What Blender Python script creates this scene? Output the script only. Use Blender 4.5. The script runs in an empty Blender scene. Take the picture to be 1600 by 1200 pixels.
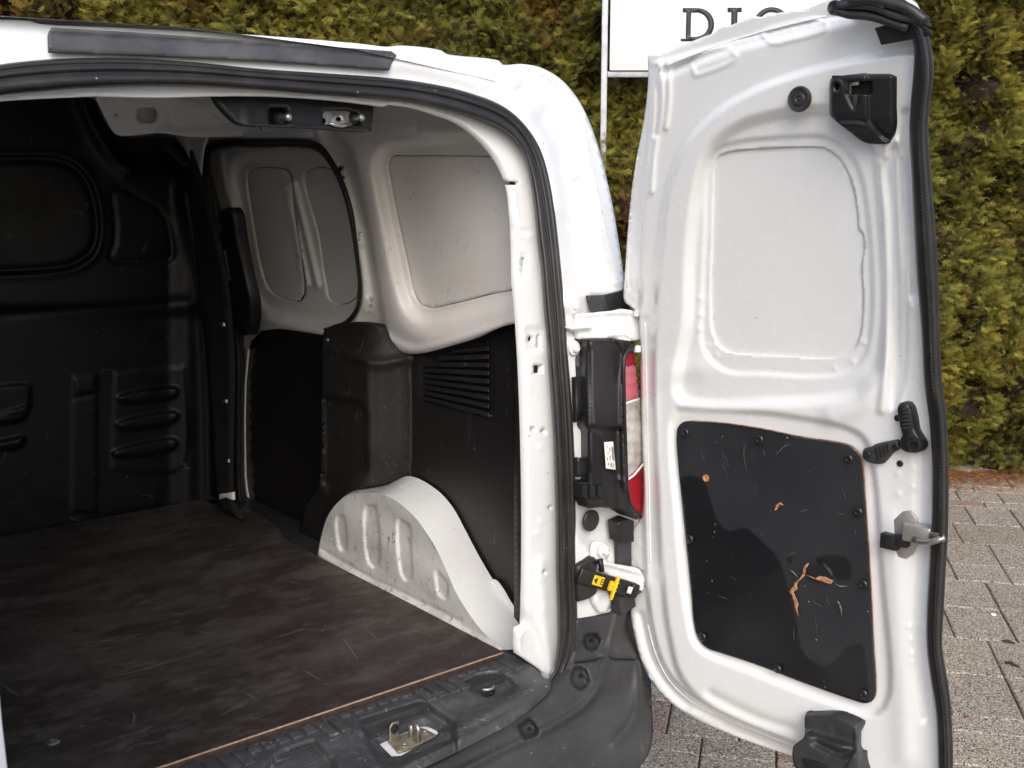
import bpy, bmesh, math, random
import numpy as np
from mathutils import Vector, Matrix
from mathutils.geometry import delaunay_2d_cdt
random.seed(7); rng = np.random.default_rng(7)
S = bpy.context.scene
COL = S.collection
R = math.radians

# ------------------------------------------------------------------ camera, world, sun
f = 1726.0; CX, CY = 800.0, 600.0
pitch, yaw = R(9.9), R(39.3)
CAM = np.array([-0.74061956, -1.66485756, 1.55])
FW = np.array([math.sin(yaw)*math.cos(pitch), math.cos(yaw)*math.cos(pitch), -math.sin(pitch)])
RT = np.array([math.cos(yaw), -math.sin(yaw), 0.0])
UP = np.cross(RT, FW)
cd = bpy.data.cameras.new('camera'); cam = bpy.data.objects.new('camera', cd); COL.objects.link(cam)
cam.matrix_world = Matrix(((RT[0], UP[0], -FW[0], CAM[0]), (RT[1], UP[1], -FW[1], CAM[1]), (RT[2], UP[2], -FW[2], CAM[2]), (0, 0, 0, 1)))
cd.sensor_width = 36; cd.lens = f/1600*36; cd.clip_start = 0.05; cd.clip_end = 600
S.camera = cam
SUN_EL, SUN_AZ = R(36), R(216)       # azimuth measured clockwise from +Y
w = bpy.data.worlds.new('World'); S.world = w; w.use_nodes = True
nt = w.node_tree; sky = nt.nodes.new('ShaderNodeTexSky'); sky.sky_type = 'NISHITA'; sky.sun_disc = False
sky.sun_elevation = SUN_EL; sky.sun_rotation = SUN_AZ; sky.dust_density = 3.0; sky.air_density = 0.9; sky.ozone_density = 1.3
nt.links.new(sky.outputs[0], nt.nodes['Background'].inputs[0]); nt.nodes['Background'].inputs[1].default_value = 0.15
sd = bpy.data.lights.new('sun', 'SUN'); sd.energy = 1.0; sd.angle = R(45); sd.color = (1, 0.99, 0.975)
sun = bpy.data.objects.new('sun', sd); COL.objects.link(sun)
sv = Vector((math.sin(SUN_AZ)*math.cos(SUN_EL), math.cos(SUN_AZ)*math.cos(SUN_EL), math.sin(SUN_EL)))
sun.rotation_euler = sv.to_track_quat('Z', 'Y').to_euler(); sun.location = sv*30
S.view_settings.view_transform = 'Standard'; S.view_settings.look = 'None'; S.view_settings.gamma = 1
S.view_settings.use_curve_mapping = False; S.view_settings.exposure = 0.50
S.render.engine = 'CYCLES'; S.cycles.max_bounces = 8; S.cycles.diffuse_bounces = 5; S.cycles.use_denoising = True

# ------------------------------------------------------------------ materials
def M(name, col, rough=0.5, metal=0.0, coat=0.0, var=None, dust=None, bump=None, stretch=(1,1,1), scr=None, spec=0.5, rvar=0.0, grain=None, rg0=0.55, det0=6):
    m = bpy.data.materials.new(name); m.use_nodes = True; t = m.node_tree; N = t.nodes; L = t.links
    b = N['Principled BSDF']; b.inputs['Roughness'].default_value = rough; b.inputs['Metallic'].default_value = metal
    b.inputs['Specular IOR Level'].default_value = spec
    b.inputs['Coat Weight'].default_value = coat; b.inputs['Coat Roughness'].default_value = 0.08
    g = N.new('ShaderNodeNewGeometry'); mp = N.new('ShaderNodeMapping'); L.new(g.outputs['Position'], mp.inputs[0]); mp.inputs['Scale'].default_value = stretch
    def noise(sc, det=det0, rg=rg0, vec=None):
        n = N.new('ShaderNodeTexNoise'); n.inputs['Scale'].default_value = sc; n.inputs['Detail'].default_value = det; n.inputs['Roughness'].default_value = rg
        L.new(vec or mp.outputs[0], n.inputs['Vector']); return n.outputs['Fac']
    def ramp(fac, a, c):
        r = N.new('ShaderNodeMapRange'); r.inputs[1].default_value = a; r.inputs[2].default_value = c; L.new(fac, r.inputs[0]); r.interpolation_type = 'SMOOTHSTEP'; return r.outputs[0]
    def mix(fac, A, B):
        x = N.new('ShaderNodeMix'); x.data_type = 'RGBA'; L.new(fac, x.inputs[0])
        for i, c in ((6, A), (7, B)):
            if isinstance(c, tuple): x.inputs[i].default_value = (*c, 1)
            else: L.new(c, x.inputs[i])
        return x.outputs[2]
    c = (*col,); cur = c
    for v in (var or []):            # (scale, lo, hi, colour)
        cur = mix(ramp(noise(v[0]), v[1], v[2]), cur, v[3])
    if grain:                        # (scale, colour lo, colour hi)
        vv = N.new('ShaderNodeTexVoronoi'); vv.inputs['Scale'].default_value = grain[0]; L.new(g.outputs['Position'], vv.inputs['Vector'])
        sp = N.new('ShaderNodeSeparateColor'); L.new(vv.outputs['Color'], sp.inputs[0])
        cur = mix(ramp(sp.outputs[0], grain[2], grain[3]), cur, grain[1])
    if dust:                         # (scale, radius, colour) specks, only some cells
        for (sc, rad, dc, keep) in dust:
            vv = N.new('ShaderNodeTexVoronoi'); vv.inputs['Scale'].default_value = sc; L.new(g.outputs['Position'], vv.inputs['Vector'])
            sp = N.new('ShaderNodeSeparateColor'); L.new(vv.outputs['Color'], sp.inputs[0])
            mm = N.new('ShaderNodeMath'); mm.operation = 'MULTIPLY'; L.new(ramp(vv.outputs['Distance'], rad, rad*.6), mm.inputs[0]); L.new(ramp(sp.outputs[0], 1-keep, 1-keep+.01), mm.inputs[1])
            cur = mix(mm.outputs[0], cur, dc)
    if scr:                          # thin scratches: (scale, width, colour, density)
        for k, (sc, wd, dc, keep, ang) in enumerate(scr):
            m2 = N.new('ShaderNodeMapping'); m2.inputs['Rotation'].default_value = ang; m2.inputs['Scale'].default_value = (1, 6, 1)
            L.new(g.outputs['Position'], m2.inputs[0])
            nn = noise(sc, 1, .3, m2.outputs[0])
            ms = N.new('ShaderNodeMath'); ms.operation = 'SUBTRACT'; ms.inputs[1].default_value = .5; L.new(nn, ms.inputs[0])
            ma = N.new('ShaderNodeMath'); ma.operation = 'ABSOLUTE'; L.new(ms.outputs[0], ma.inputs[0])
            n3 = noise(sc*1.7, 2, .5, g.outputs['Position'])
            mm = N.new('ShaderNodeMath'); mm.operation = 'MULTIPLY'; L.new(ramp(ma.outputs[0], wd, wd*.3), mm.inputs[0]); L.new(ramp(n3, 1-keep, 1-keep+.04), mm.inputs[1])
            cur = mix(mm.outputs[0], cur, dc)
    if isinstance(cur, tuple): b.inputs['Base Color'].default_value = (*cur, 1)
    else: L.new(cur, b.inputs['Base Color'])
    if rvar:
        r = N.new('ShaderNodeMapRange'); r.inputs[1].default_value = .35; r.inputs[2].default_value = .65; r.inputs[3].default_value = rough-rvar; r.inputs[4].default_value = rough+rvar
        L.new(noise(14), r.inputs[0]); L.new(r.outputs[0], b.inputs['Roughness'])
    if bump:
        h = noise(bump[0], 4, .6, g.outputs['Position']); bn = N.new('ShaderNodeBump'); bn.inputs['Strength'].default_value = bump[1]; bn.inputs['Distance'].default_value = bump[2]
        L.new(h, bn.inputs['Height']); L.new(bn.outputs[0], b.inputs['Normal'])
    return m
PAINT = M('white_paint', (.80,.818,.825), .26, coat=.5, var=[(6,.35,.95,(.765,.78,.78))], dust=[(60,.10,(.12,.11,.10),.035)], rvar=.05)
PAINT_IN = M('white_inner_paint', (.81,.79,.77), .42, coat=.15, var=[(5,.45,.8,(.72,.69,.66))], dust=[(45,.08,(.15,.13,.12),.05)], scr=[(6,.005,(.52,.49,.46),.42,(.5,.2,.3)),(10,.005,(.45,.42,.40),.40,(1.2,.6,0))], rvar=.08)
PAINT_WORN = M('worn_white_paint', (.68,.68,.67), .5, var=[(12,.45,.75,(.50,.49,.47)),(45,.6,.72,(.42,.41,.39))], dust=[(60,.16,(.12,.11,.10),.13)], scr=[(12,.010,(.16,.15,.14),.46,(0,.5,.4)),(20,.012,(.20,.18,.16),.44,(1.1,1.2,1.1)),(14,.012,(.8,.8,.8),.4,(0,1.2,1.1))], bump=(40,.2,.003))
SEALANT = M('seam_sealer', (.62,.60,.55), .6, var=[(30,.45,.7,(.42,.39,.34))], bump=(90,.4,.003))
RUBBER = M('black_rubber', (.022,.021,.021), .42, var=[(18,.45,.75,(.040,.036,.034))], dust=[(70,.16,(.35,.33,.30),.03)], bump=(160,.15,.001), spec=.5)
RUBBER_D = M('dusty_rubber', (.05,.052,.058), .55, var=[(12,.4,.75,(.10,.10,.105))], dust=[(45,.12,(.5,.5,.5),.05)], bump=(120,.2,.001))
PLAST = M('black_plastic', (.013,.013,.014), .40, var=[(16,.45,.8,(.022,.022,.022))], dust=[(80,.12,(.35,.34,.32),.03)], bump=(500,.25,.0006))
PLAST_D = M('dark_grey_plastic', (.028,.029,.031), .52, var=[(7,.35,.8,(.048,.049,.051)),(70,.5,.8,(.055,.055,.056))], dust=[(110,.14,(.5,.5,.48),.03)], bump=(600,.35,.0008), rvar=.08)
SILL_M = M('scuffed_sill_plastic', (.040,.042,.046), .55, var=[(9,.35,.75,(.070,.073,.078)),(60,.48,.75,(.10,.10,.10))], dust=[(100,.18,(.6,.58,.55),.05)], scr=[(16,.012,(.22,.22,.22),.45,(0,0,.9))], bump=(300,.4,.0012))
TRIM = M('dusty_black_trim', (.014,.0135,.013), .6, spec=.35, var=[(7,.45,.8,(.022,.021,.020)),(60,.55,.75,(.032,.030,.028))], dust=[(90,.12,(.30,.27,.24),.03)], scr=[(11,.01,(.12,.11,.10),.42,(.6,.2,.4))], bump=(400,.3,.001))
BOARD = M('black_hardboard', (.010,.0095,.0095), .5, var=[(5,.5,.9,(.022,.021,.020))], dust=[(60,.09,(.25,.23,.2),.03)], scr=[(9,.008,(.10,.10,.10),.40,(.3,.5,0))], bump=(120,.1,.001))
GLOSSB = M('glossy_black_board', (.010,.011,.013), .17, spec=.55, var=[(6,.4,.8,(.018,.019,.022))], dust=[(75,.11,(.42,.42,.42),.10)], scr=[(17,.004,(.06,.06,.065),.38,(.2,1.1,.2))], rvar=.06, bump=(6,.05,.01))
BULK = M('black_bulkhead', (.0045,.0045,.005), .36, spec=.26, var=[(8,.45,.8,(.0065,.0065,.007))], dust=[(50,.08,(.4,.38,.35),.03)], scr=[(8,.008,(.05,.048,.045),.42,(1.4,0,0))], bump=(220,.15,.0015), rvar=.08)
PLY = M('plywood_edge', (.36,.22,.13), .7, var=[(60,.4,.6,(.20,.11,.07))], bump=(200,.4,.001))
WOODR = M('torn_fibre', (.50,.26,.13), .85, var=[(120,.4,.65,(.28,.13,.06))], bump=(300,.8,.002))
STEEL = M('zinc_steel', (.50,.48,.44), .38, metal=.9, var=[(40,.45,.7,(.36,.34,.30))], rvar=.1, bump=(200,.2,.0006))
STEELD = M('dull_steel', (.46,.44,.42), .40, metal=.7, var=[(30,.4,.7,(.56,.54,.51))], rvar=.1, bump=(150,.2,.0006))
BRASSY = M('passivated_steel', (.48,.44,.34), .45, metal=.7, var=[(60,.4,.65,(.34,.30,.22))], bump=(200,.3,.0006))
RED = M('red_lens', (.50,.012,.03), .06, coat=1, var=[(30,.3,.8,(.42,.02,.03))]); 
PINK = M('pink_lens', (.68,.17,.22), .08, coat=1, var=[(30,.3,.8,(.70,.26,.30))])
CLEAR = M('clear_lens', (.72,.70,.66), .06, coat=1, var=[(40,.35,.75,(.50,.47,.43))])
YEL = M('yellow_plastic', (.85,.56,.01), .4, bump=(200,.15,.0008))
PAPER = M('white_label', (.80,.79,.76), .6)
INK = M('black_ink', (.015,.015,.015), .6)
BRIGHT = M('bare_white', (.86,.87,.88), .35)
VOID = M('dark_cavity', (.006,.006,.006), .9)
GAP_SHADE = M('gap_shade', (.02,.02,.02), .8)  # near-black backing colour, stands in for the shade in panel gaps
TAPE = M('matt_black_tape', (.008,.008,.009), .75, bump=(300,.2,.0006))
GALV = M('galvanised_steel', (.42,.43,.45), .5, metal=.45, var=[(18,.4,.7,(.30,.31,.33))], bump=(80,.1,.001))
SIGNW = M('sign_white', (.80,.81,.80), .35, var=[(3,.4,.8,(.77,.78,.76))])
LETTER = M('letter_charcoal', (.03,.032,.03), .5)
TYRE = M('tyre_rubber', (.02,.02,.02), .8, bump=(80,.4,.004))
GLASS = M('dark_glass', (.01,.012,.014), .05, coat=.5)

# floor board: film faced ply with drag marks along the width and a fine mesh print
FLOORM = M('worn_film_plywood', (.034,.025,.022), .50, stretch=(1,1.9,1), rg0=.72, det0=12, var=[(2.6,.42,.60,(.062,.052,.047)),(6,.46,.64,(.082,.071,.064)),(4,.51,.60,(.034,.026,.023)),(13,.56,.72,(.105,.092,.082)),(8.3,.57,.64,(.036,.027,.024))],
           dust=[(38,.07,(.45,.42,.38),.05)], scr=[(5,.003,(.14,.12,.11),.40,(0,0,1.62))], rvar=.1)
def add_weave(m):
    t = m.node_tree; N = t.nodes; L = t.links; b = N['Principled BSDF']; g = N.new('ShaderNodeNewGeometry')
    hs = []
    for ang in (.6, -.97):
        mp = N.new('ShaderNodeMapping'); mp.inputs['Rotation'].default_value = (0,0,ang); L.new(g.outputs['Position'], mp.inputs[0])
        wv = N.new('ShaderNodeTexWave'); wv.inputs['Scale'].default_value = 110; wv.inputs['Distortion'].default_value = .3; L.new(mp.outputs[0], wv.inputs[0]); hs.append(wv.outputs['Fac'])
    mx = N.new('ShaderNodeMath'); mx.operation = 'MULTIPLY'; L.new(hs[0], mx.inputs[0]); L.new(hs[1], mx.inputs[1])
    bn = N.new('ShaderNodeBump'); bn.inputs['Strength'].default_value = .35; bn.inputs['Distance'].default_value = .0006; L.new(mx.outputs[0], bn.inputs['Height']); L.new(bn.outputs[0], b.inputs['Normal'])
add_weave(FLOORM)
def paver_mat():
    m = M('speckled_paver', (.345,.29,.225), .9, grain=(280,(.68,.60,.49),.35,.85), var=[(2.2,.4,.7,(.30,.245,.185)),(14,.5,.75,(.40,.33,.245))], bump=(420,.8,.003))
    t = m.node_tree; N = t.nodes; L = t.links; b = N['Principled BSDF']
    src = b.inputs['Base Color'].links[0].from_socket
    g = N.new('ShaderNodeNewGeometry'); vv = N.new('ShaderNodeTexVoronoi'); vv.inputs['Scale'].default_value = 290; L.new(g.outputs['Position'], vv.inputs['Vector'])
    sp = N.new('ShaderNodeSeparateColor'); L.new(vv.outputs['Color'], sp.inputs[0])
    r = N.new('ShaderNodeMapRange'); r.inputs[1].default_value = .72; r.inputs[2].default_value = .8; L.new(sp.outputs[1], r.inputs[0])
    x = N.new('ShaderNodeMix'); x.data_type = 'RGBA'; L.new(r.outputs[0], x.inputs[0]); L.new(src, x.inputs[6]); x.inputs[7].default_value = (.07,.062,.055,1)
    at = N.new('ShaderNodeAttribute'); at.attribute_name = 'tint'; at.attribute_type = 'OBJECT'
    at2 = N.new('ShaderNodeAttribute'); at2.attribute_name = 'col'
    y = N.new('ShaderNodeMix'); y.data_type = 'RGBA'; y.blend_type = 'MULTIPLY'; y.inputs[0].default_value = 1
    L.new(x.outputs[2], y.inputs[6]); L.new(at2.outputs['Color'], y.inputs[7]); L.new(y.outputs[2], b.inputs['Base Color'])
    return m
PAVER = paver_mat()
SAND = M('joint_sand', (.075,.060,.044), .95, bump=(200,.6,.003))
def leaf_mat(name, attr='col', rough=.6):
    m = bpy.data.materials.new(name); m.use_nodes = True; t = m.node_tree; b = t.nodes['Principled BSDF']; a = t.nodes.new('ShaderNodeAttribute'); a.attribute_name = attr
    t.links.new(a.outputs['Color'], b.inputs['Base Color']); b.inputs['Roughness'].default_value = rough; b.inputs['Specular IOR Level'].default_value = .25
    tr = t.nodes.new('ShaderNodeBsdfTranslucent'); t.links.new(a.outputs['Color'], tr.inputs[0]); mx = t.nodes.new('ShaderNodeMixShader'); mx.inputs[0].default_value = .12
    t.links.new(b.outputs[0], mx.inputs[1]); t.links.new(tr.outputs[0], mx.inputs[2]); t.links.new(mx.outputs[0], t.nodes['Material Output'].inputs[0]); return m
LEAF = leaf_mat('thuja_leaf')
TWIG = M('brown_twig', (.06,.035,.022), .9)
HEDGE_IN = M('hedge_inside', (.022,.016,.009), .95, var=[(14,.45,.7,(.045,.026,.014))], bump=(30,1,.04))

# ------------------------------------------------------------------ measuring helpers
def rays(P):
    P = np.atleast_2d(np.asarray(P, float))[:, :2]
    return (P[:, :1]-CX)/f*RT[None] - (P[:, 1:2]-CY)/f*UP[None] + FW[None]
class Surf:
    """a real surface of the place: plane (O, A, B, normal Nn) plus relief g(a, b)"""
    def __init__(s, O, A, Nn, g=None):
        s.O = np.array(O, float); s.N = np.array(Nn, float); s.N /= np.linalg.norm(s.N)
        A = np.array(A, float); s.A = A - (A@s.N)*s.N; s.A /= np.linalg.norm(s.A); s.B = np.cross(s.N, s.A)
        if s.B[2] < 0: s.B = -s.B
        s.g = g
    def at(s, P, off=0.0):
        D = rays(P); o = np.zeros(len(D)) + off
        for k in range(12 if s.g else 1):
            t = (((s.O-CAM)@s.N) + o)/(D@s.N); Q = CAM + t[:, None]*D
            if s.g:
                q = Q - s.O; o = s.g(q@s.A, q@s.B) + off
        return Q
    def one(s, x, y, off=0.0): return s.at([(x, y)], off)[0]
    def shifted(s, d, g=None): return Surf(s.O + s.N*d, s.A, s.N, g or s.g)
def catmull(pts, closed, step=7.0):
    """curve through the points; a third element 1 marks a sharp corner"""
    P = [(p[0], p[1]) for p in pts]; sh = [len(p) > 2 and p[2] == 1 for p in pts]; n = len(P); out = []
    for i in range(n if closed else n-1):
        p1 = np.array(P[i], float); p2 = np.array(P[(i+1) % n], float)
        a = P[(i-1) % n] if (closed or i > 0) else P[i]; b = P[(i+2) % n] if (closed or i+2 < n) else P[(i+1) % n]
        p0 = p1 + (p1-p2) if sh[i] else np.array(a, float); p3 = p2 + (p2-p1) if sh[(i+1) % n] else np.array(b, float)
        if sh[i]: p0 = p1
        if sh[(i+1) % n]: p3 = p2
        L = np.linalg.norm(p2-p1); k = max(1, int(L/step))
        if sh[i] and sh[(i+1) % n]:
            for j in range(k): out.append(p1 + (p2-p1)*j/k)
            continue
        # centripetal
        al = .5; eps = 1e-6
        t0 = 0; t1 = t0 + max(np.linalg.norm(p1-p0), eps)**al; t2 = t1 + max(np.linalg.norm(p2-p1), eps)**al; t3 = t2 + max(np.linalg.norm(p3-p2), eps)**al
        if t1 - t0 < .01: p0 = p1 - (p2-p1)*.5; t1 = t0 + np.linalg.norm(p1-p0)**al; t2 = t1 + L**al; t3 = t2 + max(np.linalg.norm(p3-p2), eps)**al
        if t3 - t2 < .01: p3 = p2 + (p2-p1)*.5; t3 = t2 + np.linalg.norm(p3-p2)**al
        for j in range(k):
            t = t1 + (t2-t1)*j/k
            A1 = (t1-t)/(t1-t0)*p0 + (t-t0)/(t1-t0)*p1; A2 = (t2-t)/(t2-t1)*p1 + (t-t1)/(t2-t1)*p2; A3 = (t3-t)/(t3-t2)*p2 + (t-t2)/(t3-t2)*p3
            B1 = (t2-t)/(t2-t0)*A1 + (t-t0)/(t2-t0)*A2; B2 = (t3-t)/(t3-t1)*A2 + (t-t1)/(t3-t1)*A3
            out.append((t2-t)/(t2-t1)*B1 + (t-t1)/(t2-t1)*B2)
    if not closed: out.append(np.array(P[-1], float))
    return np.array(out)
def rrect(x0, y0, x1, y1, r, n=5):
    o = []
    for cx, cy, a in ((x1-r, y0+r, -90), (x1-r, y1-r, 0), (x0+r, y1-r, 90), (x0+r, y0+r, 180)):
        for k in range(n+1):
            t = R(a+90*k/n); o.append((cx+r*math.cos(t), cy+r*math.sin(t), 1))
    return o
def ell(cx, cy, rx, ry, n=20, rot=0):
    return [(cx+rx*math.cos(a)*math.cos(rot)-ry*math.sin(a)*math.sin(rot), cy+rx*math.cos(a)*math.sin(rot)+ry*math.sin(a)*math.cos(rot), 1) for a in [2*math.pi*k/n for k in range(n)]]
def seg_dist(P, A, B):
    out = np.full(len(P), 1e9)
    for a, b in zip(A, B):
        d = b-a; L2 = d@d + 1e-12; t = np.clip(((P-a)@d)/L2, 0, 1); q = P-a-t[:, None]*d; out = np.minimum(out, (q*q).sum(1))
    return np.sqrt(out)
def inside(P, poly):
    x, y = P[:, 0], P[:, 1]; r = np.zeros(len(P), bool); n = len(poly)
    for i in range(n):
        x1, y1 = poly[i]; x2, y2 = poly[(i+1) % n]
        if y1 == y2: continue
        c = ((y1 > y) != (y2 > y)) & (x < (x2-x1)*(y-y1)/(y2-y1)+x1); r ^= c
    return r
def sstep(a, b, x):
    t = np.clip((x-a)/(b-a), 0, 1); return t*t*(3-2*t)
def relief(P, feats):
    h = np.zeros(len(P))
    for ft in feats:
        k = ft[0]
        if k == 'poly':
            q = catmull(ft[1], True, 12); d = seg_dist(P, q, np.roll(q, -1, 0)); d = np.where(inside(P, q), -d, d)
            h += ft[2]*(1-sstep(-ft[3]/2, ft[3]/2, d))
        elif k == 'line':
            q = catmull(ft[1], False, 12); d = seg_dist(P, q[:-1], q[1:]); h += ft[2]*np.exp(-(d/ft[3])**2)
        elif k == 'loop':
            q = catmull(ft[1], True, 12); d = seg_dist(P, q, np.roll(q, -1, 0)); h += ft[2]*np.exp(-(d/ft[3])**2)
        elif k == 'dots':
            for c in ft[1]: h += ft[2]*np.exp(-(((P-np.array(c[:2]))**2).sum(1))/ft[3]**2)
        elif k == 'fn': h += ft[1](P[:, 0], P[:, 1])
    return h
ROOTS = {}; TWIN = {}
def mesh_obj(name, V, F, mat, parent=None, smooth=True, mats=None, fm=None):
    me = bpy.data.meshes.new(name); me.from_pydata([tuple(v) for v in V], [], [tuple(int(i) for i in q) for q in F]); 
    for m in (mats or [mat]): me.materials.append(m)
    if fm is not None: me.polygons.foreach_set('material_index', np.array(fm, np.int32))
    me.polygons.foreach_set('use_smooth', [smooth]*len(me.polygons)); me.update(); me.validate()
    o = bpy.data.objects.new(name, me); COL.objects.link(o)
    if parent is not None: attach(o, parent)
    return o
def world_of(o):
    m = Matrix.Translation(o.location) if o.type == 'EMPTY' else Matrix.Identity(4)
    return m
def attach(o, parent):
    o.parent = parent
    r = parent
    while r.parent: r = r.parent
    if parent.parent is None: o.matrix_parent_inverse = Matrix.LocRotScale(parent.location, parent.rotation_euler, None).inverted()
    return o
def thing(name, label, cat, loc, group=None, kind=None):
    o = bpy.data.objects.new(name, None); COL.objects.link(o); o.location = loc; o.empty_display_size = .2
    tag(o, label, cat, group, kind); return o
def tag(o, label=None, cat=None, group=None, kind=None):
    if label: o['label'] = label
    if cat: o['category'] = cat
    if group: o['group'] = group
    if kind: o['kind'] = kind
    return o
CUT = 0.34
def mirrored(V, F):
    """far half of the symmetric van: returns the near mesh and, when the piece does not cross the middle, its twin"""
    V = np.array(V); V2 = V*np.array([-1, 1, 1]); n = len(V); keep = []; tw = []; cut = False
    for q in F:
        cx = sum(V[i][0] for i in q)/len(q)
        if cx > -CUT: keep.append(tuple(q))
        if cx > CUT: tw.append(tuple(int(i) for i in reversed(q)))
        if cx < 0: cut = True
    if cut: return np.vstack([V, V2]), keep + [tuple(i+n for i in q) for q in tw], None
    return V, keep, (V2, tw)
def sheet(name, mat, outline, surf, feats=(), step=7.0, holes=(), thick=.002, parent=None, mirror=False, off=0.0, ostep=None, edge_mat=None, curve=True):
    ol = catmull(outline, True, ostep or step) if curve else np.array(outline, float)[:, :2]
    loops = [ol] + [catmull(h, True, (ostep or step)*.8) for h in holes]
    x0, y0 = ol.min(0); x1, y1 = ol.max(0)
    ys = np.arange(y0, y1+step, step*.866); G = []
    for r, yy in enumerate(ys): 
        xs = np.arange(x0 + (step/2 if r % 2 else 0), x1+step, step); G.append(np.stack([xs, np.full(len(xs), yy)], 1))
    G = np.vstack(G); ok = inside(G, ol)
    for L_ in loops:
        d = seg_dist(G, L_, np.roll(L_, -1, 0)); ok &= d > step*.42
    for h in loops[1:]: ok &= ~inside(G, h)
    G = G[ok]
    P = []; E = []
    for L_ in loops:
        b = len(P); P += [tuple(p) for p in L_]; E += [(b+i, b+(i+1) % len(L_)) for i in range(len(L_))]
    P += [tuple(p) for p in G]
    vs, es, fs, *_ = delaunay_2d_cdt([Vector(p) for p in P], E, [], 0, 1e-4)
    vs = np.array([(v.x, v.y) for v in vs]); fs = np.array([tuple(q) for q in fs if len(q) == 3])
    c = vs[fs].mean(1); ok = inside(c, ol)
    for h in loops[1:]: ok &= ~inside(c, h)
    fs = fs[ok]
    hgt = relief(vs, feats); Q = surf.at(vs, off + hgt)
    F = [tuple(q) for q in fs]; fm = [0]*len(F); V = Q
    if thick:
        cnt = {}
        for q in F:
            for a, b in ((q[0], q[1]), (q[1], q[2]), (q[2], q[0])): cnt[(a, b)] = 1
        bd = [(a, b) for (a, b) in cnt if (b, a) not in cnt]; n = len(V); ids = {}
        ex = []
        for a, b in bd:
            for k in (a, b):
                if k not in ids: ids[k] = n+len(ex); ex.append(V[k]-surf.N*thick)
        V = np.vstack([V, np.array(ex)]) if ex else V
        for a, b in bd: F.append((b, a, ids[a], ids[b])); fm.append(1)
    if mirror: 
        V, F, twin = mirrored(V, F); fm = None
        if twin:
            p2 = parent if parent is van else TWIN.get(parent.name, parent)
            t_ = mesh_obj(name, twin[0], twin[1], mat, p2); TWIN[name] = t_
    if fm is not None and not edge_mat: fm = None
    return mesh_obj(name, V, F, mat, parent, True, [mat, edge_mat] if edge_mat else None, fm)
def strip(name, mat, A, B, surf, prof, n=120, parent=None, mirror=False, off=0.0, surfB=None, offB=None):
    """swept section between two measured edges; prof = [(s, height)]"""
    def rs(C):
        C = catmull(C, False, 4); d = np.r_[0, np.cumsum(np.linalg.norm(np.diff(C, axis=0), axis=1))]; t = np.linspace(0, d[-1], n)
        return np.stack([np.interp(t, d, C[:, 0]), np.interp(t, d, C[:, 1])], 1)
    a, b = rs(A), rs(B); m = len(prof); V = []
    Pa = surf.at(a, off); Pb = (surfB or surf).at(b, off if offB is None else offB)
    for s, h in prof: V.append(Pa*(1-s) + Pb*s + surf.N*h if surfB else surf.at(a*(1-s)+b*s, off+h))
    V = np.stack(V, 1).reshape(-1, 3); F = []
    for i in range(n-1):
        for j in range(m-1): F.append((i*m+j, i*m+j+1, (i+1)*m+j+1, (i+1)*m+j))
    if mirror:
        V, F, twin = mirrored(V, F)
        if twin: mesh_obj(name, twin[0], twin[1], mat, parent)
    return mesh_obj(name, V, F, mat, parent)
def slab(name, mat, outline, surf, h, base=0.0, bev=.002, parent=None, taper=0.0, top_feats=None, ostep=5, smooth=False, holes=None):
    """a moulded piece: outline on the surface raised by h with rounded top edge"""
    ol = catmull(outline, True, ostep); Q = surf.at(ol, base+h*.6) - surf.N*h*.6; c = Q.mean(0); n = len(Q)
    rings = [Q, Q + surf.N*(h-bev)]
    t = Q - c; L = np.linalg.norm(t, axis=1, keepdims=True); 
    rings[1] = c + t*(1-taper) + surf.N*(h-bev)
    rings.append(c + t*(1-taper)*(1-bev*.45/np.maximum(L, .004)) + surf.N*(h-bev*.3))
    rings.append(c + t*(1-taper)*(1-np.minimum(bev*1.2/np.maximum(L, .004), .5)) + surf.N*h)
    V = np.vstack(rings); F = []
    for r in range(3):
        for i in range(n): j = (i+1) % n; F.append((r*n+i, r*n+j, (r+1)*n+j, (r+1)*n+i))
    F.append(tuple(range(3*n, 4*n)))
    o = mesh_obj(name, V, F, mat, parent, True)
    try: o.data.set_sharp_from_angle(angle=R(50))
    except Exception: pass
    return o
def prism(name, mat, pts, axis_n, h, parent=None, bev=0.0):
    pts = np.array(pts, float); nrm = np.array(axis_n, float); n = len(pts); V = np.vstack([pts, pts + nrm*h]); F = [tuple(range(n)), tuple(range(2*n-1, n-1, -1))]
    for i in range(n): F.append((i, (i+1) % n, n+(i+1) % n, n+i))
    return bevel(mesh_obj(name, V, F, mat, parent, False), bev)
def bevel(o, b, seg=2):
    if b:
        bm = bmesh.new(); bm.from_mesh(o.data); bmesh.ops.recalc_face_normals(bm, faces=bm.faces); bmesh.ops.bevel(bm, geom=[e for e in bm.edges if len(e.link_faces) == 2 and e.calc_face_angle(0) > .4], offset=b, segments=seg, affect='EDGES', profile=.5)
        bm.to_mesh(o.data); bm.free(); o.data.polygons.foreach_set('use_smooth', [True]*len(o.data.polygons))
        try: o.data.set_sharp_from_angle(angle=R(60))
        except Exception: pass
    return o
def box(name, mat, c, ax, size, parent=None, bev=.001):
    """ax = three direction vectors, size = full lengths"""
    c = np.array(c, float); X, Y, Z = [np.array(a, float)/np.linalg.norm(a)*s/2 for a, s in zip(ax, size)]
    V = [c+sx*X+sy*Y+sz*Z for sx in (-1, 1) for sy in (-1, 1) for sz in (-1, 1)]
    F = [(0,1,3,2),(4,6,7,5),(0,4,5,1),(2,3,7,6),(0,2,6,4),(1,5,7,3)]
    return bevel(mesh_obj(name, V, F, mat, parent, False), bev)
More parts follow.
